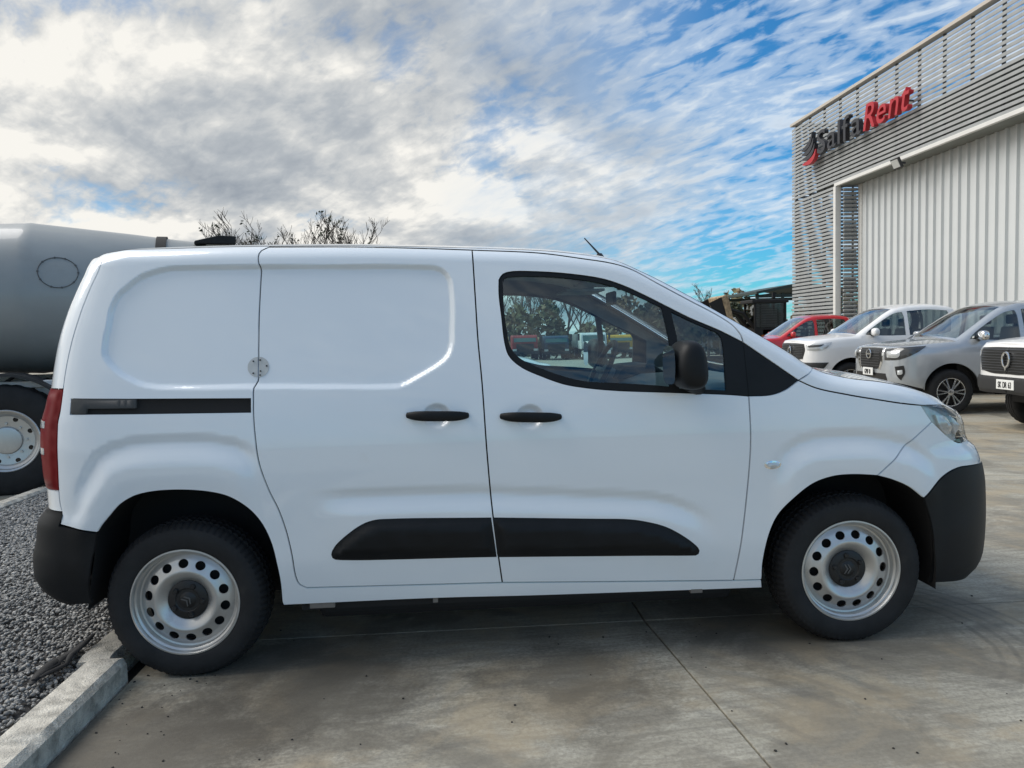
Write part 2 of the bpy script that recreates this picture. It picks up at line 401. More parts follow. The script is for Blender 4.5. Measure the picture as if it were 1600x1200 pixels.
    def lidmesh(s, us, vs, dz=0, flip=False):
        """vs from -1 (right edge) .. 1 (left edge)"""
        U, V = np.meshgrid(us, vs, indexing='ij')
        def f(U, V):
            q = s.lid(U.ravel(), 1-np.abs(V.ravel()), dz); y = (s.B-q[:, 1])*np.sign(V.ravel()); q = q.copy(); q[:, 1] = y; return q
        X = f(U, V); e = 1e-3
        du = f(U+e, V)-f(U-e, V); dv = f(U, np.clip(V+e, -1, 1))-f(U, np.clip(V-e, -1, 1)); Nn = np.cross(du, dv)
        Nn /= np.linalg.norm(Nn, axis=1)[:, None]+1e-12
        nv = len(vs); F = [(i*nv+j, (i+1)*nv+j, (i+1)*nv+j+1, i*nv+j+1) for i in range(len(us)-1) for j in range(nv-1)]
        if flip: F = [q[::-1] for q in F]; Nn = -Nn
        return X, F, Nn
def mesh_obj(name, parts, material, parent=None, shift=(0, 0, 0)):
    vs = []; fs = []; ns = []; k = 0
    for X, F, Nn in parts:
        vs.append(X); ns.append(Nn); fs += [tuple(i+k for i in f) for f in F]; k += len(X)
    V = np.vstack(vs)+np.array(shift); Nn = np.vstack(ns)
    me = bpy.data.meshes.new(name); me.from_pydata(V.tolist(), [], fs)
    me.polygons.foreach_set('use_smooth', [True]*len(me.polygons))
    me.materials.append(M[material]); me.normals_split_custom_set_from_vertices(Nn.tolist())
    o = bpy.data.objects.new(name, me); return link(o, parent)
# ------------------------------------------------------------------ wheels
def disc_with_holes(rout, rin, prof, nh, rh, hr, ang0=0, ell=1.0):
    """dished disc with round holes; prof(r) -> axial depth; outward is -y"""
    ring = lambda r, n: np.array([(r*math.cos(2*math.pi*i/n), r*math.sin(2*math.pi*i/n)) for i in range(n)])
    outer, inner = ring(rout, 112), ring(rin, 56); H = []
    for k in range(nh):
        a = ang0+2*math.pi*k/nh; c = np.array([math.cos(a), math.sin(a)]); t = np.array([-c[1], c[0]])
        H.append(np.array([c*(rh+hr*ell*math.cos(q))+t*hr*math.sin(q) for q in np.linspace(0, 2*math.pi, 18, endpoint=False)]))
    V = [outer, inner]+H; E = []; k = 0
    for L in V: n = len(L); E += [(k+i, k+(i+1) % n) for i in range(n)]; k += n
    G = []
    for r in np.arange(rin+.006, rout-.004, .006):
        m = int(2*math.pi*r/.009); G += [(r*math.cos(2*math.pi*(i+.5)/m), r*math.sin(2*math.pi*(i+.5)/m)) for i in range(m)]
    G = np.array(G)
    for h in H: G = G[~inside(h, G)]; G = G[dist_poly(h, G) > .0025]
    vo, _, fo, *_ = cdt([Vector((float(a), float(b))) for a, b in np.vstack(V+[G])], E, [], 1, 1e-7)
    P = np.array([(q[0], q[1]) for q in vo]); F = []
    C = np.array([P[list(f)].mean(0) for f in fo]); keep = np.hypot(C[:, 0], C[:, 1]) > rin
    for h in H: keep &= ~inside(h, C)
    F = [tuple(f) for f, q in zip(fo, keep) if q]
    v = [(a, float(prof(math.hypot(a, b))), b) for a, b in P]
    cnt = {}
    for f in F:
        for i in range(len(f)): cnt[(f[i], f[(i+1) % len(f)])] = 1
    bd = [(a, b) for (a, b) in cnt if (b, a) not in cnt]; mp = {}
    for a, b in bd:
        for q in (a, b):
            if q not in mp: mp[q] = len(v); v.append((v[q][0]*.995, v[q][1]+.006, v[q][2]*.995))
    F += [(b, a, mp[a], mp[b]) for a, b in bd]
    return v, F
def tyre_mesh(R, rr, w, flat, seg=216, notch=.006, bulge=.012):
    pr = [(rr-.012, .012), (rr-.004, -.003), (rr+.012, -bulge*.8), (rr+.012+.25*(R-rr), -bulge), (rr+.55*(R-rr), -bulge*1.05), (rr+.57*(R-rr), -bulge*.98),
          (rr+.75*(R-rr), -bulge*.6), (R-.017, .006), (R-.010, .016), (R-.005, .028), (R-.003, .045)]
    body = []
    for g in (.30, .50, .70): body += [(R-.001, w*(g-.03)), (R-.008, w*(g-.022)), (R-.008, w*(g+.022)), (R-.001, w*(g+.03))]
    pr2 = [(r, w-2*bulge-h) for r, h in pr[::-1]]
    prof = pr+[(r, h-bulge) for r, h in body]+pr2; m = len(prof); v = []; f = []
    for k in range(seg):
        t = 2*math.pi*k/seg; nt_ = notch if k % 3 == 0 else 0
        for i, (r, h) in enumerate(prof):
            q = r-(nt_ if 7 <= i <= m-8 else 0)
            z = q*math.sin(t); x = q*math.cos(t)
            if z < -flat: x *= 1+.02*min(1, (-flat-z)/.012); z = -flat
            v.append((x, h, z))
    for k in range(seg):
        j = (k+1) % seg
        for i in range(m-1): f.append((k*m+i, j*m+i, j*m+i+1, k*m+i+1))
    return MB().add(v, f)
def steel_wheel(parent, name='wheel'):
    prof = pchip([(.06, .040), (.078, .034), (.095, .020), (.112, .009), (.124, .006), (.134, .011), (.150, .018), (.168, .024), (.178, .031), (.188, .036)])
    v, F = disc_with_holes(.187, .07, prof, 14, .1535, .0205, math.pi/2, .86)
    b = MB().add(v, F)
    b.lathe([(.2195, .012), (.2205, .002), (.218, -.006), (.212, -.0065), (.2075, -.001), (.205, .008), (.1985, .011), (.196, .016), (.194, .034), (.1865, .036), (.1855, .10), (.19, .16)], 96)
    w = b.build(name, 'steel_rim', parent, 40)
    tyre_mesh(.326, .2205, .205, .3105).build('tyre', 'rubber', w, 50)
    MB().lathe([(.0, .055), (.17, .06), (.17, .11), (0, .12)], 32).build('brake_drum', 'shell_dark', w, 40)
    h = MB().lathe([(.082, .040), (.080, .028), (.072, .024), (.050, .022), (.046, .026), (.034, .026), (.030, .0225), (0, .0215)], 40)
    for k in range(5):
        a = 2*math.pi*k/5+.3; h.lathe([(.0, .014), (.008, .014), (.011, .018), (.012, .03)], 12, c=(.060*math.cos(a), 0, .060*math.sin(a)))
    hc = h.build('hub_cap', 'hub_black', w, 40)
    g = MB()
    for dz in (.004, -.010):
        p = [(-.020, dz-.008), (0, dz+.004), (.020, dz-.008), (.020, dz-.003), (0, dz+.010), (-.020, dz-.003)]
        g.prism(p, .0195, .0225)
    lg = g.build('emblem', 'logo_grey', w, 0); lg.rotation_euler = (0, .5, 0)
    return w
# ------------------------------------------------------------------ the white van
A_ = dict(
 tail=[(-.434, 1.745), (-.458, 1.666), (-.478, 1.585), (-.492, 1.482), (-.505, 1.374), (-.515, 1.28), (-.519, 1.19), (-.514, 1.07), (-.513, .96), (-.518, .88), (-.524, .79), (-.522, .73), (-.49, .656)],
 archR=[(-.316, .625), (-.282, .676), (-.232, .727), (-.159, .763), (-.083, .779), (.028, .781), (.139, .768), (.213, .745), (.278, .699), (.328, .635), (.362, .555), (.38, .468), (.39, .387), (.391, .304)],
 sillbot=[(.395, .287), (1.014, .285), (1.432, .275), (2.389, .261)],
 sliderrear=[(.356, 1.753), (.327, 1.731), (.323, 1.69), (.331, 1.66), (.33, 1.604), (.326, 1.464), (.326, 1.325), (.326, 1.203), (.314, 1.177), (.312, 1.122), (.312, 1.065), (.318, .974), (.33, .875), (.364, .766), (.398, .687), (.424, .6), (.443, .497), (.453, .408), (.466, .375), (.495, .358)],
 slidertop=[(.356, 1.753), (.673, 1.747), (.96, 1.736), (1.206, 1.7225)],
 split=[(1.206, 1.7225), (1.212, 1.513), (1.217, 1.343), (1.228, 1.162), (1.239, .883), (1.255, .634), (1.274, .453), (1.287, .341)],
 bot1=[(.495, .358), (.959, .348), (1.287, .341)], bot2=[(1.287, .341), (1.75, .322), (2.262, .302)],
 doorfront=[(2.335, 1.079), (2.334, .891), (2.319, .711), (2.293, .493), (2.262, .302)],
 doortop=[(1.206, 1.7225), (1.487, 1.704), (1.67, 1.675), (1.807, 1.65), (1.891, 1.62), (1.987, 1.561), (2.119, 1.484), (2.236, 1.418), (2.294, 1.374), (2.322, 1.332), (2.329, 1.301)],
 wintop=[(1.314, 1.589), (1.33, 1.612), (1.362, 1.622), (1.48, 1.62), (1.617, 1.607), (1.753, 1.583), (1.842, 1.551), (1.932, 1.506), (2.02, 1.458), (2.109, 1.41), (2.233, 1.353), (2.329, 1.301)],
 winbot=[(2.335, 1.079), (2.248, 1.088), (1.995, 1.105), (1.769, 1.12), (1.636, 1.137), (1.565, 1.152), (1.485, 1.182), (1.39, 1.228), (1.343, 1.274), (1.328, 1.327), (1.319, 1.435), (1.312, 1.526), (1.314, 1.589)],
 archF=[(2.386, .263), (2.385, .377), (2.407, .491), (2.448, .581), (2.511, .649), (2.593, .707), (2.676, .734), (2.759, .739), (2.857, .732), (2.873, .730)],
 archF2=[(2.873, .730), (2.943, .709), (3.019, .674), (3.084, .623)],
 seam=[(3.212, .942), (3.155, .912), (3.104, .883), (3.056, .853), (3.008, .823), (2.958, .793), (2.913, .762), (2.873, .730)],
 hoodgap=[(2.552, 1.137), (2.624, 1.104), (2.758, 1.072), (2.917, 1.046), (3.027, 1.029), (3.153, 1.014)],
 lampbot=[(3.212, .942), (3.307, .877), (3.388, .84), (3.487, .829), (3.70, .83)],
 lamptop=[(3.153, 1.014), (3.309, 1.005), (3.45, .972), (3.60, .94), (3.72, .915)],
 bumptop=[(3.084, .623), (3.15, .675), (3.223, .716), (3.305, .735), (3.401, .733), (3.6, .72), (4.30, .70)],
)
rev = lambda k: A_[k][::-1]
RECESS = outline([(.33, 1.678), (1.017, 1.661), (1.07, 1.653), (1.107, 1.622), (1.122, 1.586), (1.122, 1.345), (1.114, 1.304), (1.092, 1.263), (.951, 1.177), (.903, 1.155), (.848, 1.152), (.325, 1.168),
                  (-.097, 1.182), (-.171, 1.207), (-.246, 1.243), (-.314, 1.3), (-.331, 1.327), (-.324, 1.436), (-.32, 1.508), (-.291, 1.567), (-.23, 1.607), (-.129, 1.654), (-.058, 1.675), (.013, 1.68), (.32, 1.678)], step=.03)
SWELLS = [(smooth_seg([(-.46, .80), (-.389, .884), (-.349, .936), (-.27, .979), (-.15, 1.002), (-.002, 1.008), (.147, .999), (.258, .976), (.34, .93)], .04), -.46, .34, .10, 0),
          (smooth_seg([(2.40, .80), (2.448, .86), (2.483, .883), (2.545, .915), (2.648, .932), (2.776, .932), (2.898, .924), (3.022, .899), (3.1, .87), (3.2, .80)], .04), 2.40, 3.2, .12, 0),
          (smooth_seg([(.5, .768), (.629, .765), (.974, .762), (1.324, .748), (1.678, .721), (1.918, .70), (2.038, .668), (2.159, .608), (2.22, .56)], .04), .5, 2.22, .22, 1)]
CUPS = [(1.042, 1.038), (1.420, 1.022)]
def van_detail(u, z):
    sh = np.shape(u); p = np.stack([np.ravel(u), np.ravel(z)], -1); d = np.zeros(len(p))
    m = (p[:, 0] > -.4) & (p[:, 0] < 1.15) & (p[:, 1] > 1.13) & (p[:, 1] < 1.70)
    if m.any():
        q = p[m]; d[m] += .020*sstep(np.where(inside(RECESS, q), dist_poly(RECESS, q), 0)/.024)
    for L, a, b, fd, kind in SWELLS:
        m = (p[:, 0] > a) & (p[:, 0] < b) & (p[:, 1] > .25) & (p[:, 1] < 1.05)
        if not m.any(): continue
        q = p[m]; zl = np.interp(q[:, 0], L[:, 0], L[:, 1]); s = np.where(q[:, 1] < zl, dist_poly(L, q, False), 0)
        fade = sstep((q[:, 0]-a)/fd)*sstep((b-q[:, 0])/fd)
        prof = .012*sstep(s/.042)-.026*sstep((s-.03)/.10)
        if kind: prof = (.012*sstep(s/.04)-.022*sstep((s-.03)/.09)+.010*sstep((s-.16)/.16))
        else: prof = prof+.007*sstep((s-.16)/.10)
        d[m] += prof*fade
    for cx, cz in CUPS:
        r = np.sqrt(((p[:, 0]-cx)/.060)**2+((p[:, 1]-cz)/.053)**2); d += .020*sstep(np.clip((1-r)/.5, 0, 1))
    return d.reshape(sh)
VAN = Shell(.92, 2.75, .92, 3.0,
 [(.167, .779), (.224, .888), (.3, .918), (.371, .921), (.509, .919), (.621, .914), (.723, .892), (.791, .858), (.825, .815), (.864, .798), (.923, .79), (.969, .779)],
 -.15, .57, 4.5,
 [(.311, .41), (.331, .484), (.372, .533), (.428, .56), (.503, .556), (.568, .536), (.64, .526), (.712, .474), (.791, .477), (.886, .483), (.964, .488), (1.05, .484), (1.104, .467), (1.185, .45), (1.236, .444), (1.369, .424), (1.495, .388), (1.6, .343), (1.684, .306), (1.742, .302)],
 [(.10, .10), (.20, .045), (.32, .016), (.5, 0), (.75, 0), (.92, .006), (1.05, .02), (1.2, .045), (1.4, .09), (1.6, .14), (1.75, .18), (1.85, .21)],
 [(-1.482, 1.719), (-.55, 1.729), (-.48, 1.741), (-.4, 1.748), (-.25, 1.757), (-.1, 1.757), (.2, 1.76), (.6, 1.757), (1.0, 1.744), (1.3, 1.73), (1.5, 1.718), (1.65, 1.701), (1.8, 1.674), (1.95, 1.607), (2.1, 1.524), (2.25, 1.435), (2.4, 1.343), (2.55, 1.248), (2.62, 1.198), (2.7, 1.16), (2.82, 1.135), (2.95, 1.12), (3.1, 1.094), (3.2, 1.07), (3.3, 1.04), (3.4, 1.0), (3.6, .96), (4.301, .94)],
 [(-.5, .03), (0, .05), (1.3, .05), (2.0, .055), (2.5, .045), (2.7, .03), (3.2, .04)], van_detail)
def build_van():
    root = empty('white_van', (0, .92, 0))
    tag(root, 'white panel van with black side mouldings and bare steel wheels parked against the kerb', 'van')
    V = VAN
    zs = lambda a, b, n=40: [(u, float(V.zs(u))) for u in np.linspace(a, b, n)]
    def feat(p):          # where the skin needs a fine mesh
        r = np.zeros(len(p), bool); m = (p[:, 0] > -.42) & (p[:, 0] < 1.18) & (p[:, 1] > 1.10) & (p[:, 1] < 1.73)
        if m.any(): r[m] = dist_poly(RECESS, p[m]) < .036
        for cx, cz in CUPS: r |= np.hypot((p[:, 0]-cx)/.07, (p[:, 1]-cz)/.065) < 1
        return r
    FN = (feat, .0075)
    rail_hole = outline([(-.462, 1.151), (.300, 1.131)], [(.300, 1.131), (.300, 1.078)], [(.300, 1.078), (-.455, 1.092)], [(-.455, 1.092), (-.462, 1.151)])
    side_out = outline(A_['tail'], [(-.49, .656), (-.316, .625)], A_['archR'], [(.391, .304), (.395, .287)], A_['sillbot'], [(2.389, .261), (2.383, .299)],
                       [(2.383, .299), (2.262, .302)], rev('bot2'), rev('bot1'), rev('sliderrear'), A_['slidertop'], A_['doortop'], [(2.329, 1.301), (2.552, 1.137)], [(2.552, 1.137), (2.642, 1.186)],
                       zs(2.642, -.434, 90))
    slider = outline(A_['sliderrear'], A_['bot1'], rev('split'), rev('slidertop'))
    door = outline(A_['split'], A_['bot2'], rev('doorfront'), A_['winbot'], A_['wintop'], rev('doortop')[1:])
    trim = outline(A_['wintop'], [(2.329, 1.301), (2.335, 1.079)], A_['winbot'])
    glass = outline([(1.33, 1.582), (1.341, 1.597), (1.366, 1.601), (1.479, 1.6), (1.616, 1.588), (1.752, 1.562), (1.841, 1.531), (1.917, 1.495), (1.993, 1.457)], [(1.993, 1.457), (2.016, 1.292), (2.005, 1.128)],
                    [(2.005, 1.128), (1.906, 1.139), (1.77, 1.151), (1.637, 1.164), (1.496, 1.209), (1.393, 1.259), (1.353, 1.304), (1.34, 1.363), (1.331, 1.474), (1.33, 1.582)])
    qglass = outline([(2.033, 1.438), (2.101, 1.402), (2.22, 1.345)], [(2.22, 1.345), (2.236, 1.325), (2.241, 1.29), (2.241, 1.105)], [(2.241, 1.105), (2.045, 1.119)], [(2.045, 1.119), (2.052, 1.296), (2.033, 1.438)])
    tri = outline([(2.329, 1.301), (2.552, 1.137)], [(2.552, 1.137), (2.489, 1.098), (2.432, 1.081), (2.335, 1.079)], [(2.335, 1.079), (2.329, 1.301)])
    fender = outline(A_['doorfront'], [(2.262, .302), (2.383, .299)], [(2.385, .30)]+A_['archF'][1:], rev('seam'), [(3.212, .942), (3.153, 1.014)], rev('hoodgap'), [(2.552, 1.137), (2.489, 1.098), (2.432, 1.081), (2.335, 1.079)])
    upper = outline(A_['seam'], A_['archF2'], A_['bumptop'], [(4.30, .70), (4.30, .79)], [(4.30, .79), (3.95, .80), (3.72, .828)], rev('lampbot'))
    lamp = outline(A_['lamptop'], [(3.72, .915), (3.72, .828)], rev('lampbot'), [(3.212, .942), (3.153, 1.014)])
    grille = outline([(3.72, .913), (4.30, .90)], [(4.30, .90), (4.30, .79)], [(4.30, .79), (3.95, .80), (3.72, .828)], [(3.72, .828), (3.72, .913)])
    hood = outline(A_['hoodgap'], A_['lamptop'], [(3.72, .915), (4.30, .902)], [(4.30, .902), (4.30, float(V.zs(4.30)))], zs(4.30, 2.642, 50), [(2.642, 1.186), (2.552, 1.137)])
    bump = outline(A_['bumptop'], [(4.30, .70), (4.30, .20)], [(4.30, .20), (3.7, .19), (3.45, .205), (3.153, .237)], [(3.153, .237), (3.15, .332), (3.142, .409), (3.121, .517), (3.084, .623)])
    UR = V.UR+.001
    rdoor = outline([q for q in A_['tail'] if q[1] > 1.18], [(-.519, 1.19), (-.80, 1.19)], [(-.80, 1.19), (-.80, .79)], [(-.80, .79), (-.524, .79)], [(-.524, .79), (-.522, .73), (-.51, .705)], [(-.51, .705), (UR, .705)], [(UR, .705), (UR, float(V.zs(UR)))], zs(UR, -.434, 50))
    tlamp = outline([(-.519, 1.19), (-.514, 1.07), (-.513, .96), (-.518, .88), (-.524, .79)], [(-.524, .79), (-.80, .79)], [(-.80, .79), (-.80, 1.19)], [(-.80, 1.19), (-.519, 1.19)])
    rbump = outline([(-.316, .622), (-.49, .652)], [(-.49, .652), (-.505, .70), (-.56, .704), (UR, .704)], [(UR, .704), (UR, .33)], [(UR, .33), (-.75, .31), (-.374, .335)], [(-.374, .335), (-.352, .431), (-.334, .526), (-.316, .622)])
    for side in (1, -1):
        g = .018 if side == 1 else .04; fn = FN if side == 1 else None
        bs = mesh_obj('body_side', [V.panel(side_out, g, holes=[rail_hole], side=side, fine=fn)], 'white_paint', root)
        mesh_obj('slider_rail', [V.panel(inset(rail_hole, -.008), .05, 0, .016, side=side, skirt=0)], 'shell_dark', bs)
        cov = outline([(-.462, 1.151), (-.145, 1.143)], [(-.145, 1.143), (-.145, 1.108)], [(-.145, 1.108), (-.376, 1.112)], [(-.376, 1.112), (-.378, 1.092)], [(-.378, 1.092), (-.455, 1.093)], [(-.455, 1.093), (-.462, 1.151)])
        mesh_obj('rail_cover', [V.panel(cov, .03, 0, .0, puff=(.008, .012), side=side)], 'grey_plastic', bs)
        sd = mesh_obj('sliding_door', [V.panel(slider, g, side=side, fine=fn)], 'white_paint', root)
        fd = mesh_obj('front_door', [V.panel(door, g, side=side, fine=fn)], 'white_paint', root)
        mesh_obj('window_trim', [V.panel(trim, .05, .001, .003, holes=[glass, qglass], side=side, skirt=.02)], 'black_plastic', fd)
        mesh_obj('window_glass', [V.panel(inset(glass, -.004), .05, 0, .010, side=side, skirt=0)], 'van_glass', fd)
        mesh_obj('quarter_glass', [V.panel(inset(qglass, -.004), .05, 0, .010, side=side, skirt=0)], 'van_glass', fd)
        fe = mesh_obj('front_fender', [V.panel(fender, g, side=side)], 'white_paint', root)
        mesh_obj('pillar_trim', [V.panel(tri, .04, .001, .002, side=side)], 'black_plastic', fe)
        mesh_obj('bumper_skin', [V.panel(upper, g, side=side)], 'white_paint', root)
        hl = mesh_obj('headlight', [V.panel(lamp, .03, .002, -.002, side=side)], 'lens_glass', root)
        mesh_obj('lamp_bowl', [V.panel(lamp, .03, .002, .045, side=side, skirt=0)], 'lamp_silver', hl)
        refl = outline([(3.30, .965), (3.42, .945), (3.48, .885)], [(3.48, .885), (3.40, .868), (3.33, .90), (3.30, .965)])
        mesh_obj('reflector', [V.panel(refl, .02, .002, .035, puff=(.02, .04), side=side, skirt=.01)], 'lamp_clear', hl)
        refl = outline([(3.50, .945), (3.60, .925), (3.62, .86)], [(3.62, .86), (3.52, .855), (3.50, .945)])
        mesh_obj('reflector', [V.panel(refl, .02, .002, .035, puff=(.02, .04), side=side, skirt=.01)], 'lamp_clear', hl)
        tl = mesh_obj('tail_light', [V.panel(tlamp, .03, .002, -.002, puff=(.006, .03), side=side)], 'lamp_red', root)
        for z0, z1 in ((1.035, 1.062), (.930, .955)):
            st = outline([(-.60, z0), (-.78, z0)], [(-.78, z0), (-.78, z1)], [(-.78, z1), (-.60, z1)], [(-.60, z1), (-.60, z0)])
            mesh_obj('clear_lens', [V.panel(st, .03, 0, -.010, side=side)], 'lamp_clear', tl)
        if side == 1: pass
        for nm, (ha, hb, hz0, hz1), par in (('handle', (.923, 1.165, 1.046, 1.038), sd), ('handle', (1.301, 1.542, 1.030, 1.020), fd)):
            us = np.linspace(ha, hb, 17); k = np.linspace(-1, 1, 17); zz = np.linspace(hz0, hz1, 17)
            lift = .034*(1-np.abs(k)**3.2)+.004
            P = V.pos(us, zz, 0)*0
            x, t = V.S(us, zz); pth = [(a, (b-.92-c)*side, d) for a, b, c, d in zip(x, t, lift, zz)]
            rad = [(.010, .021*(1-.45*abs(q)**4)) for q in k]
            MB().tube(pth, rad, 14).build(nm, 'black_plastic', par, 60)
        for nm, poly, par in (('moulding', [(.601, .508), (.62, .536), (.714, .609), (.773, .631), (.85, .634), (1.246, .622)], sd),):
            p1 = outline(poly, [(1.249, .622), (1.268, .452)], [(1.262, .452), (.62, .470), (.605, .475), (.598, .49), (.601, .508)])
            mesh_obj('moulding', [V.panel(p1, .02, .0015, -.001, puff=(.022, .05), side=side)], 'black_plastic', sd)
            p2 = outline([(1.252, .622), (1.676, .599), (1.80, .592), (1.868, .582), (1.977, .549), (2.085, .478), (2.112, .445), (2.108, .428), (2.095, .421)], [(2.095, .421), (1.270, .451)], [(1.268, .451), (1.252, .622)])
            mesh_obj('moulding', [V.panel(p2, .02, .0015, -.001, puff=(.022, .05), side=side)], 'black_plastic', fd)
        ci = [(2.427+.037*math.cos(a), .790+.018*math.sin(a)) for a in np.linspace(0, 2*math.pi, 25)]
        ind = mesh_obj('indicator', [V.panel(outline(ci, step=.006), .01, 0, 0, puff=(.007, .01), side=side)], 'chrome', fe)
        ci = [(2.427+.028*math.cos(a), .790+.011*math.sin(a)) for a in np.linspace(0, 2*math.pi, 25)]
        mesh_obj('indicator_lens', [V.panel(outline(ci, step=.006), .01, 0, -.007, puff=(.003, .008), side=side)], 'lamp_clear', fe)
        # lock plates either side of the door gap
        for s_, par in ((-1, bs), (1, sd)):
            ci = [(.3265+s_*(.0015+.042*math.cos(a)), 1.256+.042*math.sin(a)) for a in np.linspace(-math.pi/2, math.pi/2, 20)]
            pl = mesh_obj('lock_plate', [V.panel(outline(ci, [ci[-1], ci[0]], step=.008), .012, .001, -.002, side=side, skirt=.004)], 'aluminium_sticker', par)
            for du, dz in (((.018, .024), (.018, -.024)) if s_ < 0 else ((.006, .028), (.032, .004), (.008, -.016), (.006, -.032))):
                q = V.pos(.3265+s_*(.0015+du), 1.256+dz, -.005)
                MB().lathe([(0, -.001*side), (.0032, -.001*side), (.0032, .006*side)], 8, c=(q[0], (q[1]-.92)*side, q[2])).build('rivet', 'gloss_black', par, 0)
        # inner skin behind the gaps
        inner = outline(A_['tail'], [(-.49, .656), (-.36, .64)], [(a-.03*(a < 0)+.02*(a > .2), b+.02) for a, b in A_['archR']], [(.41, .304), (.41, .29)], [(.41, .29), (2.37, .27)], [(2.37, .27)]+[(a, b+.02) for a, b in A_['archF'][1:]+A_['archF2'][1:]],
                        [(3.084, .64), (3.2, .66), (3.2, .95), (2.642, 1.16)], zs(2.642, -.434, 60))
        inner2 = inset(inner, .012)
        mesh_obj('inner_skin', [V.panel(inner2, .045, 0, .026, holes=[inset(trim, .012)], side=side, skirt=0)], 'shell_dark', root)
        lin = outline([(1.10, .9), (1.10, 1.70)], zs(1.12, 1.9, 14), zs(1.92, 2.60, 20), [(2.60, 1.20), (2.60, .9)], [(2.60, .9), (1.10, .9)])
        mesh_obj('cabin_lining', [V.panel(inset(lin, .02), .05, 0, .034, holes=[inset(trim, .004)], side=side, skirt=0)], 'interior_grey', root)
        # wheel housings
        for nm, arc, fl in (('wheel_housing', [(-.374, .30), (-.352, .431), (-.334, .526)]+A_['archR'], -1), ('wheel_housing', A_['archF']+A_['archF2'][1:]+[(3.121, .517), (3.142, .409), (3.15, .332), (3.15, .22)], 1)):
            a = smooth_seg(arc, .03); n = len(a); v = []; f = []
            for j, (yy, k) in enumerate(((.022, 1.0), (.06, 1.015), (.36, 1.015))):
                cx, cz = (.03, .36) if fl < 0 else (2.75, .36)
                v += [(cx+(q[0]-cx)*k, (yy-.92)*side, cz+(q[1]-cz)*k) for q in a]
            v += [(.03 if fl < 0 else 2.75, (.36-.92)*side, .3)]
            for j in range(2):
                for i in range(n-1): f.append((j*n+i, j*n+i+1, (j+1)*n+i+1, (j+1)*n+i))
            for i in range(n-1): f.append((2*n+i, 2*n+i+1, 3*n))
            MB().add(v, f).build(nm, 'shell_dark', root, 60)
        lo = [a for a in (3.2,)]
        mesh_obj('rear_door', [V.panel(rdoor, .03, side=side)], 'white_paint', root)
    # parts that span both sides
    mesh_obj('front_bumper', [V.panel(bump, .03, side=s, off=-.003) for s in (1, -1)], 'black_plastic', root)
    mesh_obj('rear_bumper', [V.panel(rbump, .03, side=s, off=-.004) for s in (1, -1)], 'black_plastic', root)
    gr = mesh_obj('grille', [V.panel(grille, .03, 0, .012, side=s, skirt=0) for s in (1, -1)], 'gloss_black', root)
    for z in (.845, .875):
        us = np.linspace(3.74, 4.299, 20); q = V.pos(us, np.full(20, z), -.002)
        pth = [(a, b-.92, c) for a, b, c in q]+[(a, .92-b, c) for a, b, c in q[::-1]]
        MB().tube(pth, .006, 6).build('grille_bar', 'chrome', gr, 60)
    vs = np.concatenate([np.linspace(-1, -.8, 9), np.linspace(-.75, .75, 16), np.linspace(.8, 1, 9)])
    mesh_obj('roof', [V.lidmesh(np.linspace(UR, 1.94, 90), vs)]+[V.lidmesh(np.linspace(1.94, 2.645, 30), np.linspace(*r, 5)) for r in ((-1, -.91), (.91, 1))], 'white_paint', root)
    mesh_obj('windscreen', [V.lidmesh(np.linspace(1.94, 2.645, 30), np.linspace(-.91, .91, 24))], 'windshield_glass', root)
    mesh_obj('headliner', [V.lidmesh(np.linspace(UR+.3, 1.93, 30), np.linspace(-.97, .97, 12), -.035, True)], 'headliner', root)
    mesh_obj('bonnet', [V.panel(hood, .02, side=s) for s in (1, -1)]+[V.lidmesh(np.linspace(2.65, 4.299, 70), vs)], 'white_paint', root)
    # floor, bulkhead, cabin
    MB().box((-.62, -.56, .24), (3.35, .56, .30)).build('floor_pan', 'shell_dark', root, 0)
    MB().box((.46, -.86, .25), (2.30, .86, .285)).build('floor_side', 'shell_dark', root, 0)
    MB().box((.55, -.62, .13), (1.25, .10, .152)).build('fuel_tank', 'shell_dark', root, 0, bevel=.03)
    MB().box((.50, -.72, .155), (2.32, .72, .245)).build('undertray_light_block', 'shell_dark', root, 0, bevel=.03)  # tray widened and set low to block light crossing under the van
    MB().tube([(-.6, .4, .2), (.4, .4, .19), (.49, .35, .185)], .04, 10).build('exhaust', 'shell_dark', root, 60)
    for s in (-1, 1):
        for x0, x1, z in ((.50, .60, .268), (1.0, 1.02, .268), (2.08, 2.13, .255)): MB().box((x0, s*.88-.015, z-.001), (x1, s*.88+.015, z+.02)).build('jacking_point', 'dust_primer', root, 0)
    MB().prism([(1.02, .3), (1.06, .3), (1.06, 1.70), (1.02, 1.70)], -.72, .72).build('bulkhead', 'interior_grey', root, 0)
    MB().prism([(2.02, .75), (2.00, 1.02), (2.04, 1.09), (2.14, 1.125), (2.45, 1.135), (2.60, 1.12), (2.62, .7)], -.76, .76).build('dashboard', 'interior_grey', root, 30, bevel=.02)
    MB().prism([(2.0, 1.09), (2.05, 1.17), (2.2, 1.18), (2.3, 1.12)], .20, .56).build('instrument_hood', 'seat_cloth', root, 30, bevel=.02)
    sw = [(1.945+.185*math.sin(a)*.45, .38+.185*math.cos(a), 1.135+.185*math.sin(a)*.89) for a in np.linspace(0, 2*math.pi, 40, endpoint=False)]
    st = MB().tube(sw, .016, 8, closed=True, up=(1, .1, -.4)).build('steering_wheel', 'black_plastic', root, 180)
    MB().tube([(1.955, .38, 1.13), (2.1, .38, 1.06)], .05, 10).tube([(1.95, .22, 1.14), (1.96, .54, 1.14)], .018, 6).build('steering_column', 'interior_grey', root, 60)
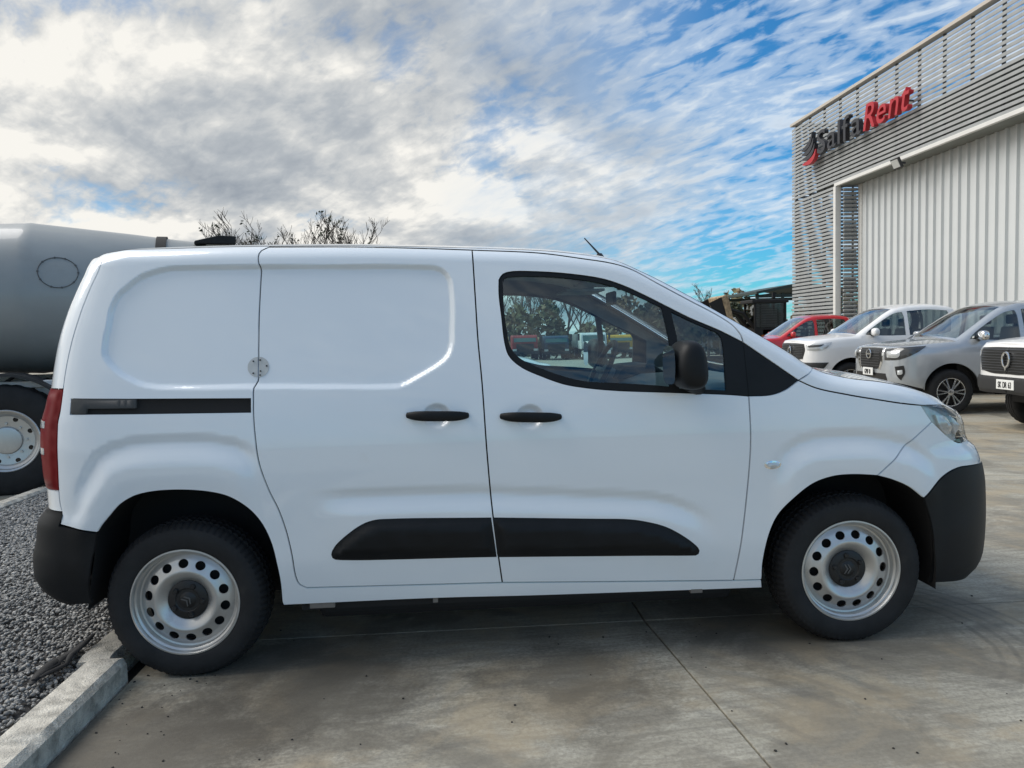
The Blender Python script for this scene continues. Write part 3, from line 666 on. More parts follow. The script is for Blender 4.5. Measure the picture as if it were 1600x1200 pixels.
    for y in (-.38, .38):
        sc = MB().prism([(1.10, .50), (1.62, .52), (1.66, .60), (1.60, .66), (1.15, .63)], y-.25, y+.25).build('seat', 'seat_cloth', root, 40, bevel=.03)
        MB().prism([(1.12, .62), (1.25, .62), (1.16, 1.22), (1.09, 1.22)], y-.24, y+.24).build('backrest', 'seat_cloth', sc, 40, bevel=.03)
        MB().prism([(1.09, 1.26), (1.16, 1.26), (1.15, 1.44), (1.10, 1.44)], y-.13, y+.13).build('headrest', 'seat_cloth', sc, 40, bevel=.03)
    MB().box((1.93, -.10, 1.50), (1.95, .10, 1.57)).build('rear_view_mirror', 'black_plastic', root, 0, bevel=.008)
    for y in (-.36, .36): MB().box((1.72, y-.2, 1.585), (1.94, y+.2, 1.60), Matrix.Translation((0, 0, 0))).build('sun_visor', 'headliner', root, 0, bevel=.006)
    MB().box((1.55, -.08, 1.685), (1.72, .08, 1.705)).build('cabin_lamp', 'plate_white', root, 0, bevel=.004)
    # exterior mirrors
    for side in (1, -1):
        nx, nz = 24, 14; v = []; f = []
        cx, cz = 2.035, 1.222; y0, y1 = .015, -.215
        secs = [(.035, .55, .62), (.0, .82, .88), (-.05, .97, .98), (-.11, 1, 1), (-.16, .97, .97), (-.195, .86, .90), (-.215, .62, .70), (-.222, .25, .3)]
        m = 24
        for y, sx, sz in secs:
            for k in range(m):
                a = 2*math.pi*k/m; ca, sa = math.cos(a), math.sin(a)
                q = abs(ca)**(2/2.7)*math.copysign(1, ca); r = abs(sa)**(2/2.6)*math.copysign(1, sa)
                x = cx+.068*sx*q*(1-.14*max(0, r))+.012*max(0, -r); z = cz+.100*sz*r
                v.append((x, (y-.92)*side, z))
        for j in range(len(secs)-1):
            for k in range(m): f.append((j*m+k, j*m+(k+1) % m, (j+1)*m+(k+1) % m, (j+1)*m+k))
        f.append(tuple(range(m))); f.append(tuple((len(secs)-1)*m+k for k in range(m)))
        mi = MB().add(v, f).build('door_mirror', 'black_plastic', root, 180, subsurf=1)
        p = [(cx-.0675-.004, y, z) for y, z in []]
        g = MB(); ring = []
        for k in range(24):
            a = 2*math.pi*k/24; ca, sa = math.cos(a), math.sin(a); q = abs(ca)**(2/3.2)*math.copysign(1, ca); r = abs(sa)**(2/3.2)*math.copysign(1, sa)
            ring.append((cx-.070+.03*(-.10+.095*q+.10)*0-.012*q*0, (-.098+.092*q-.92)*side, cz+.078*r))
        g.add(ring, [tuple(range(24))]); g.build('mirror_glass', 'mirror', mi, 0)
        MB().tube([(2.07, (-.02-.92)*side, 1.15), (2.13, (.045-.92)*side, 1.115)], [(.035, .04), (.03, .03)], 12).build('mirror_arm', 'black_plastic', mi, 60)
    MB().tube([(1.884, 0, 1.765), (1.8045, 0, 1.8525)], [.006, .003], 8).lathe([(.0, .0), (.025, .0), (.012, .02), (0, .022)], 12, 'z', (1.884, 0, 1.752)).build('antenna', 'gloss_black', root, 60)
    # running gear
    for x, nm in ((0, 1), (2.785, 1)):
        w = steel_wheel(root); w.location = (x, .045-.92, .312); w.rotation_euler = (0, .4 if x == 0 else 1.1, 0)
        # keep the flattened patch of the tyre down: turn only the rim
        for ch in w.children:
            if ch.name.startswith('tyre'): ch.rotation_euler = (0, -w.rotation_euler[1], 0)
        c = copy_tree(w, root); c.location = (x, .92-.045, .312); c.rotation_euler = (0, w.rotation_euler[1], math.pi)
        for ch in c.children:
            if ch.name.startswith('tyre'): ch.rotation_euler = (0, -c.rotation_euler[1], 0)
        MB().tube([(x, -.75, .312), (x, .75, .312)], .04, 10).build('axle', 'shell_dark', root, 60)
    return root
build_van()
# ------------------------------------------------------------------ ground
def gz(x, y): return -.12*min(1, max(0, (x-5.3)/3.3))-.02*max(0, y-25)*(y < 400)-(.02*375 if y >= 400 else 0)
def concrete(name):
    m = bpy.data.materials.new(name); m.use_nodes = True; nt = m.node_tree; b = nt.nodes['Principled BSDF']
    geo = N(nt, 'ShaderNodeNewGeometry').outputs['Position']
    big = noise(nt, geo, .8, 5, .6, .5); midn = noise(nt, geo, 4, 8, .65); fine = noise(nt, geo, 60, 6, .7)
    streak = noise(nt, mapping(nt, mapping(nt, geo, rot=(0, 0, -.10)), (2.2, 34, 1)), 1, 5, .6)
    sweep = noise(nt, mapping(nt, mapping(nt, geo, rot=(0, 0, .22)), (1.6, 11, 1)), 1, 6, .6, .6)
    c = ramp(nt, big, [(.32, (0.291, 0.270, 0.215)), (.5, (0.399, 0.374, 0.300)), (.68, (0.497, 0.469, 0.386))])
    c = mixc(nt, ramp(nt, midn, [(.38, .0), (.68, .55)]), c, (0.300, 0.277, 0.227))
    c = mixc(nt, ramp(nt, sweep, [(.47, 0), (.61, .6)]), c, (0.534, 0.505, 0.420))
    c = mixc(nt, ramp(nt, streak, [(.46, 0), (.63, .55)]), c, (0.224, 0.210, 0.172))
    c = mixc(nt, ramp(nt, fine, [(.38, .55), (.58, 0)]), c, (0.187, 0.172, 0.142))
    c = mixc(nt, ramp(nt, noise(nt, mapping(nt, geo, (1, 1, 1), (4.2, 1.1, 0)), 1.25, 7, .66, .9), [(.48, 0), (.58, .68)]), c, (0.177, 0.159, 0.125))
    c = mixc(nt, ramp(nt, noise(nt, mapping(nt, geo, (1, 1, 1), (9.2, 3.1, 0)), 2.0, 6, .62, .5), [(.48, 0), (.62, .6)]), c, (0.393, 0.319, 0.211))
    # scrubbed tyre arcs
    wv = N(nt, 'ShaderNodeTexWave'); wv.wave_type = 'RINGS'; wv.rings_direction = 'Z'; wv.inputs['Scale'].default_value = 2.6; wv.inputs['Distortion'].default_value = 4; wv.inputs['Detail'].default_value = 3
    nt.links.new(mapping(nt, geo, (1, 1, 1), (-1.4, 1.2, 0)), wv.inputs['Vector'])
    msk = ramp(nt, noise(nt, geo, 1.3, 3, .5), [(.50, 0), (.62, 1)])
    arc = math_node(nt, 'MULTIPLY', ramp(nt, wv.outputs['Fac'], [(.55, 0), (.9, .24)]), msk)
    c = mixc(nt, arc, c, (.10, .095, .09))
    # damp stain beside the kerb, darker blotches along the sill
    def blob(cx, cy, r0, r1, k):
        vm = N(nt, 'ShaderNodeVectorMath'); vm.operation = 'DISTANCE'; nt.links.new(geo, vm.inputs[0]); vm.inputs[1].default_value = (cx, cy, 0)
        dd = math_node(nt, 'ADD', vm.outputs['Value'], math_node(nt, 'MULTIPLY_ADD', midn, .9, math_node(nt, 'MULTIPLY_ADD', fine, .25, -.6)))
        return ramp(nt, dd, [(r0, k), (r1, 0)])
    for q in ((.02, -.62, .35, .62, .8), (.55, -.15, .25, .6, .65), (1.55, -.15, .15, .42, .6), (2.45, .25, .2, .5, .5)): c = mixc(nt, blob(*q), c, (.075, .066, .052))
    # arcs scrubbed by steered front wheels
    vm = N(nt, 'ShaderNodeVectorMath'); vm.operation = 'DISTANCE'; nt.links.new(geo, vm.inputs[0]); vm.inputs[1].default_value = (2.72, .12, 0)
    dd = math_node(nt, 'ADD', vm.outputs['Value'], math_node(nt, 'MULTIPLY', midn, .05))
    sn = math_node(nt, 'SINE', math_node(nt, 'MULTIPLY', dd, 95)); xx = N(nt, 'ShaderNodeSeparateXYZ'); nt.links.new(geo, xx.inputs[0])
    bandm = math_node(nt, 'MULTIPLY', ramp(nt, dd, [(.56, 0), (.66, 1), (1.0, .8), (1.12, 0)]), ramp(nt, math_node(nt, 'SUBTRACT', xx.outputs[0], 3.0), [(.05, 0), (.35, 1)]))
    bandm = math_node(nt, 'MULTIPLY', bandm, ramp(nt, midn, [(.35, .3), (.6, 1)]))
    c = mixc(nt, math_node(nt, 'MULTIPLY', ramp(nt, sn, [(.1, 0), (.9, .5)]), bandm), c, (.10, .095, .085))
    # dark oil spots
    vo = N(nt, 'ShaderNodeTexVoronoi'); vo.inputs['Scale'].default_value = 1.1; vo.inputs['Randomness'].default_value = 1
    nt.links.new(mapping(nt, geo, (1, 1, 1), (.3, .7, 0)), vo.inputs['Vector'])
    c = mixc(nt, math_node(nt, 'MULTIPLY', ramp(nt, vo.outputs['Distance'], [(.03, .55), (.13, 0)]), ramp(nt, midn, [(.4, .2), (.6, 1)])), c, (.07, .065, .06))
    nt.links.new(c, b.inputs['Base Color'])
    nt.links.new(ramp(nt, midn, [(.3, .58), (.7, .85)]), b.inputs['Roughness'])
    bn = N(nt, 'ShaderNodeBump'); bn.inputs['Strength'].default_value = .35; bn.inputs['Distance'].default_value = .004
    hh = math_node(nt, 'ADD', fine, math_node(nt, 'MULTIPLY', noise(nt, mapping(nt, geo, (6, 160, 1), rot=(0, 0, .06)), 1, 3, .5), .8))
    nt.links.new(hh, bn.inputs['Height']); nt.links.new(bn.outputs[0], b.inputs['Normal'])
    M[name] = m
concrete('concrete')
mat('joint_dirt', (.035, .032, .028), .95, 0, 0, .3, 20)
mat('kerb_concrete', (.62, .585, .51), .9, 0, 0, .3, 16, 1.0, 130, dirt=((.11, .105, .09), 11, .50, .7))
mat('gravel_bed', (.05, .05, .052), .95, 0, 0, .4, 40, .6, 60)
def stone_mat():
    m = bpy.data.materials.new('gravel_stone'); m.use_nodes = True; nt = m.node_tree; b = nt.nodes['Principled BSDF']
    at = N(nt, 'ShaderNodeAttribute'); at.attribute_name = 'shade'
    c = ramp(nt, at.outputs['Fac'], [(0, (.13, .131, .128)), (.45, (.31, .306, .292)), (.8, (.46, .45, .425)), (1, (.66, .64, .60))])
    f = noise(nt, N(nt, 'ShaderNodeTexCoord').outputs['Object'], 90, 4, .6)
    c = mixc(nt, ramp(nt, f, [(.35, .35), (.65, 0)]), c, (.04, .04, .04)); nt.links.new(c, b.inputs['Base Color']); b.inputs['Roughness'].default_value = .8
    M['gravel_stone'] = m
stone_mat()
GX0, GX1, GY0, GY1 = -2.62, -.40, -2.4, 4.05
def ground():
    # base sheet out to the horizon
    xs = [-600, -60, -20, -4, 2, 5.3, 8.6, 14, 30, 80, 600]; ys = [-400, -60, -12, 0, 10, 25, 40, 70, 120, 399, 900]
    MBg = MB(); v = [(x, y, gz(x, y)-.03) for x in xs for y in ys]; n = len(ys)
    MBg.add(v, [(i*n+j, (i+1)*n+j, (i+1)*n+j+1, i*n+j+1) for i in range(len(xs)-1) for j in range(n-1)])
    g = MBg.build('ground', 'joint_dirt', None, 0); tag(g, kind='structure')
    # far yard beyond the single slabs
    yd = empty('concrete_yard'); tag(yd, kind='structure')
    X = [-13.6, -10.3, -7.0, -2.70] ; 
    xs = [-.235, 2.0, 5.3, 8.6, 11.9, 15.2]; ys = [-8.75, -5.7, -2.65, .40, 3.45, 6.5, 9.55, 12.6, 15.65, 18.7, 21.75, 24.8]
    def slab(x0, x1, y0, y1, t=.05):
        e = .004; b = MB(); i = .0012
        jx = lambda x, y: 1.968-.079*(min(.4, max(-2.65, y))-.40) if x == 2.0 else x       # this joint was cut slightly askew
        P = [(jx(x0, y0)+e, y0+e), (jx(x1, y0)-e, y0+e), (jx(x1, y1)-e, y1-e), (jx(x0, y1)+e, y1-e)]
        Q = [(jx(x0, y0)+e+i, y0+e+i), (jx(x1, y0)-e-i, y0+e+i), (jx(x1, y1)-e-i, y1-e-i), (jx(x0, y1)+e+i, y1-e-i)]
        v = [(a, c, gz(a, c)-t) for a, c in P]+[(a, c, gz(a, c)-.002) for a, c in P]+[(a, c, gz(a, c)) for a, c in Q]
        f = [(8, 9, 10, 11)]+[(k+j*4, (k+1) % 4+j*4, (k+1) % 4+j*4+4, k+j*4+4) for j in (0, 1) for k in range(4)]
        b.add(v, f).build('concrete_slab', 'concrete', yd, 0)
    for i in range(len(xs)-1):
        for j in range(len(ys)-1): slab(xs[i], xs[i+1], ys[j], ys[j+1])
    # beyond the gravel: the truck lane
    lx = [-14.8, -11.8, -8.8, -5.8, -2.75]
    for i in range(len(lx)-1):
        for j in range(1, len(ys)-1): slab(lx[i], lx[i+1], ys[j], ys[j+1])
    for j, (a, c) in enumerate(((4.12, 6.5), (6.5, 9.55), (9.55, 12.6), (12.6, 15.65), (15.65, 18.7), (18.7, 21.75), (21.75, 24.8))): slab(-2.75, -.235, a, c)
    b = MB(); xs2 = [-14.8, 5.3, 8.6, 15.2]; ysf = [24.81, 25, 40, 60, 90]
    v = [(x, y, gz(x, y)) for x in [-60]+xs2+[60] for y in ysf]; n = len(ysf)
    b.add(v, [(i*n+j, (i+1)*n+j, (i+1)*n+j+1, i*n+j+1) for i in range(5) for j in range(n-1)])
    for x0, x1 in ((-60, -14.81), (15.21, 60)):
        k = gz(max(x0, 0), 0) if x0 > 0 else 0
        b.add([(x0, -60, k), (x1, -60, k), (x1, 24.8, k), (x0, 24.8, k)], [(0, 1, 2, 3)])
    b.add([(-14.8, -60, 0), (5.3, -60, 0), (5.3, -8.76, 0), (-14.8, -8.76, 0)], [(0, 1, 2, 3)])
    b.add([(5.3, -60, 0), (8.6, -60, -.12), (8.6, -8.76, -.12), (5.3, -8.76, 0)], [(0, 1, 2, 3)])
    b.add([(8.6, -60, -.12), (15.2, -60, -.12), (15.2, -8.76, -.12), (8.6, -8.76, -.12)], [(0, 1, 2, 3)])
    b.add([(-14.8, -8.75, 0), (-2.75, -8.75, 0), (-2.75, -5.7, 0), (-14.8, -5.7, 0)], [(0, 1, 2, 3)])
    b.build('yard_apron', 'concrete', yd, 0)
ground()
def gravel():
    bed = MB(); nx, ny = 60, 160
    h = lambda x, y: .060+.012*math.sin(x*3.1+y*1.3)*math.sin(y*2.3-x)-.02*max(0, 1-abs(x-GX1)/.12)
    bed.grid(lambda a, b: (a, b, h(a, b)-.012), np.linspace(GX0+.02, GX1+.0, nx), np.linspace(GY0, GY1, ny))
    o = bed.build('gravel_bed', 'gravel_bed', None, 180); tag(o, kind='structure')
    ico = bmesh.new(); bmesh.ops.create_icosphere(ico, subdivisions=1, radius=1); iv = np.array([v.co for v in ico.verts]); ifc = np.array([[v.index for v in f.verts] for f in ico.faces]); ico.free()
    n = 72000
    x = rng.uniform(GX0+.05, GX1-.005, n); y = GY0+.02+(GY1-GY0-.02)*rng.uniform(0, 1, n)
    s = rng.uniform(.005, .0115, n)*(1+.35*np.clip((y-.5)/3.5, 0, 1)); 
    V = []; shade = []
    base = np.array([h(a, b) for a, b in zip(x, y)])
    jit = 1+rng.normal(0, .16, (n, len(iv), 1)); P = iv[None]*jit*rng.uniform(.65, 1.2, (n, 1, 3))*s[:, None, None]
    ang = rng.uniform(0, 6.28, n); tl = rng.normal(0, .5, n); c, sn = np.cos(ang), np.sin(ang)
    P[:, :, 2] *= .75; X = P[:, :, 0].copy(); P[:, :, 0] = X*np.cos(tl)[:, None]-P[:, :, 2]*np.sin(tl)[:, None]; P[:, :, 2] = X*np.sin(tl)[:, None]+P[:, :, 2]*np.cos(tl)[:, None]
    X = P[:, :, 0].copy(); P[:, :, 0] = X*c[:, None]-P[:, :, 1]*sn[:, None]; P[:, :, 1] = X*sn[:, None]+P[:, :, 1]*c[:, None]
    lay = rng.uniform(-.006, .012, n); P += np.stack([x, y, base+lay], -1)[:, None, :]
    F = (ifc[None]+(np.arange(n)*len(iv))[:, None, None]).reshape(-1, 3)
    me = bpy.data.meshes.new('gravel'); me.vertices.add(n*len(iv)); me.vertices.foreach_set('co', P.reshape(-1).astype(np.float32))
    me.loops.add(len(F)*3); me.loops.foreach_set('vertex_index', F.reshape(-1).astype(np.int32)); me.polygons.add(len(F))
    me.polygons.foreach_set('loop_start', np.arange(0, len(F)*3, 3, dtype=np.int32))
    at = me.attributes.new('shade', 'FLOAT', 'POINT'); at.data.foreach_set('value', np.repeat(rng.beta(1.7, 2.2, n), len(iv)).astype(np.float32))
    me.update(); me.validate(); me.materials.append(M['gravel_stone'])
    o = link(bpy.data.objects.new('gravel', me)); tag(o, 'grey crushed gravel filling the strip behind the kerb', 'gravel', kind='stuff')
gravel()
def kerbs():
    root = empty('kerb', (-.32, 0, 0)); tag(root, kind='structure')
    def stone(x0, x1, y0, y1, h, rz=0, seed=1, name='kerb_stone'):
        r = random.Random(seed); prof = [(x1, -.05), (x1, h-.022), (x1-.022, h), (x0+.01, h), (x0, h-.01), (x0, -.05)]
        ny = max(3, int((y1-y0)/.04)); v = []; f = []; m = len(prof)
        for j in range(ny+1):
            y = y0+(y1-y0)*j/ny; e = .012 if j in (0, ny) else 0
            for k, (a, b) in enumerate(prof):
                wob = r.uniform(-1, 1)*.0022; v.append((a+.32+wob+(-e*.5 if a == x1 else 0), y+wob, b+wob-(e if b > 0 else 0)))
        for j in range(ny):
            for k in range(m): f.append((j*m+k, j*m+(k+1) % m, (j+1)*m+(k+1) % m, (j+1)*m+k))
        f.append(tuple(range(m))); f.append(tuple(ny*m+k for k in range(m)))
        o = MB().add(v, f).build(name, 'kerb_concrete', root, 40); return o
    y = .055
    for k in range(4): stone(-.395, -.242, y-.995, y, .10, seed=k); y -= 1.0
    y = .075
    for k in range(4): stone(-.46, -.31, y, y+.99, .085, seed=10+k); y += 1.0
    y = -2.4
    for k in range(7): stone(-2.75, -2.63, y, y+.93, .085, seed=20+k); y += .935
    for k in range(2): stone(-2.62+k*1.09, -2.62+k*1.09+1.08, 4.03, 4.12, .08, seed=40+k)
kerbs()
def rubber_strip():
    r = random.Random(3); root = empty('rubber_strip', (-.50, .05, .068))
    tag(root, 'torn strip of black rubber lying on the gravel beside the kerb', 'rubber strip')
    for k in range(3):
        p = []
        for i in range(10):
            t = i/9; p.append((-.015+.015*k-.03*math.sin(t*2+k)*.6, -.20+.37*t+.02*k, .018+.012*k*(t > .5)+.012*math.sin(t*5+k)))
        MB().tube(p, [(.020-.003*k, .007) if 0 < i < 9 else (.008, .004) for i in range(10)], 8).build('strip', 'rubber', root, 60)
rubber_strip()
def debris():
    r = random.Random(21); b = MB(); ico = bmesh.new(); bmesh.ops.create_icosphere(ico, subdivisions=1, radius=1); iv = [v.co.copy() for v in ico.verts]; ifc = [[v.index for v in f.verts] for f in ico.faces]; ico.free()
    for k in range(150):
        x, y = (r.uniform(-.22, 4.2), r.uniform(-1.6, .5)) if k > 60 else (r.uniform(-.232, .1), r.uniform(-1.2, .3)); s = r.uniform(.002, .0055)*(1.5 if r.random() < .15 else 1)
        b.add([(x+v.x*s*r.uniform(.7, 1.3), y+v.y*s*r.uniform(.7, 1.3), s*.5+v.z*s*.7*r.uniform(.7, 1.2)) for v in iv], ifc)
    o = b.build('loose_grit', 'joint_dirt', None, 0); tag(o, 'loose grit and small stones scattered on the concrete', 'grit', kind='stuff')
debris()
# ------------------------------------------------------------------ rental building
mat('slat_aluminium', (.34, .355, .36), .45, .1, 0, .10, 3)
mat('frame_dark', (.09, .095, .10), .6)
mat('cap_beige', (.50, .46, .41), .6)
mat('backing_grey', (.20, .215, .20), .8, 0, 0, .15, .8)
mat('sheet_white', (.58, .61, .62), .42, 0, .1, .05, .6, dirt=((.38, .38, .37), .9, .6, .3))
mat('trim_white', (.68, .68, .66), .5, 0, 0, .05, 2)
mat('sign_grey', (.025, .027, .035), .45)
mat('sign_red', (.42, .018, .03), .45)
mat('lamp_case', (.03, .032, .035), .5)
mat('lamp_glass', (.55, .57, .56), .2)
def letter_mesh(ch, size, shear, depth, sx):
    c = bpy.data.curves.new('letter', 'FONT'); c.body = ch; c.size = size; c.shear = shear; c.extrude = depth/2; c.offset = .003*size; c.resolution_u = 4
    o = bpy.data.objects.new('letter_tmp', c); COL.objects.link(o); bpy.context.view_layer.update()
    dg = bpy.context.evaluated_depsgraph_get(); me = bpy.data.meshes.new_from_object(o.evaluated_get(dg)); 
    bpy.data.objects.remove(o); bpy.data.curves.remove(c)
    v = np.zeros(len(me.vertices)*3, np.float32); me.vertices.foreach_get('co', v); v = v.reshape(-1, 3)
    v[:, 0] *= sx; w0, w1 = v[:, 0].min(), v[:, 0].max(); q = v.copy(); q[:, 0] = v[:, 0]-w0; q[:, 1] = -v[:, 2]; q[:, 2] = v[:, 1]
    me.vertices.foreach_set('co', q.ravel()); me.materials.clear(); me.update(); return me, w1-w0
def building():
    x, y = cw(12.2, 33); root = empty('rental_building', (x, y, -.12), (0, 0, -math.pi/2+.003))
    tag(root, 'rental office hall clad in grey horizontal slats with a white corrugated wall', 'building')
    H, LIN, END, S0 = 10.0, 6.80, 21.0, 3.75
    # slats: one blade mesh per length, shared
    def blade(L, along='x'):
        p = [(-.050, -.056), (-.030, -.060), (.05, .010), (.045, .040), (-.042, .040), (-.052, .030)]
        b = MB()
        if along == 'x': b.prism([(a, c) for a, c in p], 0, L, 'x')
        else: b.prism([(a, c) for a, c in p], 0, L, 'y')
        return b
    def slats(b, zs, loc):
        first = None
        for z in zs:
            if first is None: first = b.build('slat', 'slat_aluminium', root, 0); o = first
            else: o = first.copy(); link(o, root)
            o.location = (loc[0], loc[1], z)
    slats(blade(END), np.arange(LIN+.12, H-.1, .15), (0, 0, 0))
    slats(blade(S0), np.arange(.12, LIN+.05, .15), (0, 0, 0))
    slats(blade(5.0, 'y'), np.arange(.12, H-.1, .15), (-.06, .10, 0))
    # mullions
    first = None
    for k in range(17):
        s = .15+1.235*k
        if s > END: break
        z0 = 0 if s < S0 else LIN
        MB().box((s-.03, .06, z0), (s+.03, .14, H-.06)).build('mullion', 'frame_dark', root, 0)
    for yy in (1.3, 2.6, 3.9, 5.0): MB().box((.02, yy-.03, 0), (.09, yy+.03, H-.06)).build('mullion', 'frame_dark', root, 0)
    MB().box((-.10, -.10, H-.05), (END, .16, H+.06)).build('top_cap', 'cap_beige', root, 0, bevel=.01)
    MB().box((-.10, .165, H-.05), (.12, 5.1, H+.06)).build('top_cap', 'cap_beige', root, 0, bevel=.01)
    MB().box((1.4, .36, LIN-.05), (END, .42, 8.25)).build('backing_wall', 'backing_grey', root, 0)
    MB().box((4.2, .45, 8.05), (END, 11, 8.20)).build('roof_deck', 'backing_grey', root, 0)
    MB().box((S0+.001, -.10, LIN-.07), (END, .02, LIN+.05)).build('lintel', 'trim_white', root, 0, bevel=.01)
    MB().box((S0+.05, .03, LIN-.068), (END, .68, LIN-.04)).build('soffit', 'backing_grey', root, 0)
    MB().box((S0-.02, -.12, 0), (S0+.16, .10, LIN-.075)).build('door_post', 'trim_white', root, 0, bevel=.01)
    slats(blade(.50, 'y'), np.arange(.12, LIN-.1, .15), (S0+.32, .12, 0))
    # corrugated wall
    pit = .40; prof = [(0, .0), (.29, 0), (.31, -.075), (.375, -.075), (.40, 0)]
    b = MB(); n = len(prof); v = [(a, c, z) for z in (0, LIN-.06) for a, c in prof]
    b.add(v, [(i, i+1, n+i+1, n+i) for i in range(n-1)]); first = None; s = 4.35
    while s < END-.4:
        if first is None: first = b.build('wall_panel', 'sheet_white', root, 0); o = first
        else: o = first.copy(); link(o, root)
        o.location = (s, .70, 0); s += pit
    MB().box((4.10, .66, 0), (4.345, .76, LIN-.06)).build('corner_flashing', 'trim_white', root, 0)
    MB().box((4.15, .77, 0), (4.25, 11, LIN-.06)).build('end_wall', 'sheet_white', root, 0)
    MB().box((4.15, 11, 0), (END, 11.1, 8.2)).build('rear_wall', 'sheet_white', root, 0)
    MB().box((END+.001, .0, 0), (END+.10, 11.1, H)).build('gable_wall', 'sheet_white', root, 0)
    # flood lamp over the door
    s = 33-14.41/(.067+(1419-800)/1193)
    fl = empty('flood_lamp', (root.location.x-.35, root.location.y-s, LIN-.12-.22))
    tag(fl, 'small square flood lamp fixed under the white lintel of the slatted hall', 'lamp')
    R = Matrix.Rotation(math.radians(-25), 4, 'Y')
    MB().box((-.05, -.22, -.17), (.03, .22, .17), R).build('lamp_case', 'lamp_case', fl, 0, bevel=.01)
    MB().box((-.062, -.18, -.13), (-.051, .18, .13), R).build('lamp_glass', 'lamp_glass', fl, 0)
    MB().box((.02, -.03, -.02), (.27, .03, .04)).build('bracket', 'lamp_case', fl, 0)
    # sign
    sg = empty('building_sign', (x-.34, y, -.12), (0, 0, -math.pi/2+.003))
    tag(sg, 'company sign of raised letters SalfaRent with a striped emblem on the slatted facade', 'sign')
    def word(txt, s0, s1, m, shear, z):
        meshes = [letter_mesh(c, 1.24, shear, .16, .8) for c in txt]; gap = .09; tot = sum(w for _, w in meshes)+gap*(len(txt)-1); k = (s1-s0)/tot; s = s0
        for c, (me, w) in zip(txt, meshes):
            me.materials.append(M[m]); o = bpy.data.objects.new('letter', me); link(o, sg); o.location = (s, 0, z); o.scale = (k, 1, 1); s += (w+gap)*k
    word('Salfa', 3.05, 6.25, 'sign_grey', 0, 8.09); word('Rent', 6.42, 9.10, 'sign_red', .22, 8.09)
    def cres(pts, m):
        MB().prism(pts, -.08, .08).build('emblem_blade', m, sg, 0)
    for k, m in enumerate(('sign_grey', 'sign_grey', 'sign_grey', 'sign_red')):
        # crescent blades stacked from the top down, convex to the lower right
        p0 = np.array([1.72+.03*k, 8.55-.19*k]); p2 = np.array([2.62+.10*k, 9.06-.24*k]); p1 = np.array([2.50+.10*k, 8.52-.22*k]); up = []; dn = []
        for t in np.linspace(0, 1, 14):
            q = (1-t)**2*p0+2*t*(1-t)*p1+t*t*p2; tg = 2*(1-t)*(p1-p0)+2*t*(p2-p1); nn = np.array([-tg[1], tg[0]])/np.linalg.norm(tg); w = .012+.085*math.sin(math.pi*(.08+.9*t))
            up.append(tuple(q+nn*w)); dn.append(tuple(q-nn*w))
        cres(up+dn[::-1], m)
    for k in range(6):
        MB().box((2.2+k*1.3, .09, 8.4), (2.25+k*1.3, .32, 8.45)).build('standoff', 'frame_dark', sg, 0)
building()
# ------------------------------------------------------------------ pick-ups and cars
mat('car_dark', (.01, .01, .011), .7)
mat('grille_black', (.012, .012, .013), .35)
mat('grille_grey', (.10, .105, .11), .35, .6)
mat('car_plastic', (.022, .023, .025), .6)
def alloy_wheel(parent, R=.375, rr=.235, w=.24, spokes=6):
    b = MB().lathe([(rr, .012), (rr+.001, .0), (rr-.006, -.008), (rr-.016, -.004), (rr-.022, .02), (rr-.024, .10), (rr-.02, .2)], 60)
    for k in range(spokes):
        for d in (-.17, .17):
            a = 2*math.pi*k/spokes; c0 = (.035*math.cos(a), .0, .035*math.sin(a)); t = a+d
            p0 = Vector((.045*math.cos(a+d*.6), .004, .045*math.sin(a+d*.6))); p1 = Vector(((rr-.014)*math.cos(t), .0, (rr-.014)*math.sin(t)))
            b.tube([p0, (p0+p1)/2+Vector((0, -.004, 0)), p1], [(.014, .018), (.013, .016), (.016, .018)], 6, up=(0, 1, 0))
    b.lathe([(.0, -.012), (.03, -.012), (.05, -.004), (.055, .03)], 24)
    o = b.build('wheel', 'alloy', parent, 40)
    tyre_mesh(R, rr, w, R-.012, 90, .006, .014).build('tyre', 'rubber', o, 50)
    MB().lathe([(0, .06), (rr-.03, .065), (rr-.03, .12), (0, .13)], 24).build('brake_disc', 'car_dark', o, 40)
    return o
def arch(cx, cz, r, z0, n=14):
    a0 = math.asin(min(1, max(-1, (z0-cz)/r))); return [(cx+r*math.cos(t), cz+r*math.sin(t)) for t in np.linspace(math.pi-a0, a0, n)]
PICK = dict(B=.92, U1=3.05, A1=1.0, nF=4.6, AF=[(.25, .90), (.42, .96), (.62, 1.0), (1.0, .99), (1.08, .965), (1.15, .93), (1.25, .88)], U0=-.6, A0=.62, nR=7, AR=[(.3, .58), (.6, .62), (1.2, .6), (1.9, .58)],
            TV=[(.2, .07), (.38, .015), (.6, 0), (.95, 0), (1.1, .02), (1.2, .05), (1.4, .11), (1.65, .18), (1.85, .24)],
            ZS=[(-3, 1.12), (-1.0, 1.14), (.72, 1.16), (.80, 1.18), (.90, 1.57), (.98, 1.71), (1.1, 1.755), (1.5, 1.79), (1.9, 1.78), (2.15, 1.73), (2.35, 1.63), (2.6, 1.465), (2.85, 1.30), (3.0, 1.205), (3.06, 1.18), (3.3, 1.165), (3.6, 1.145), (3.85, 1.12), (4.1, 1.10), (5.6, 1.09)],
            CROWN=[(-1, .01), (.7, .01), (.95, .04), (1.5, .05), (2.2, .05), (2.9, .05), (3.1, .05), (3.8, .04)])
PICK2 = dict(PICK, ZS=[(u, z+(.07 if u < 3.03 else .085)) for u, z in PICK['ZS']], AF=[(.25, .90), (.45, .97), (.70, 1.0), (1.08, .99), (1.16, .965), (1.23, .93), (1.33, .88)],
             TV=[(z+.06, t) for z, t in PICK['TV']])
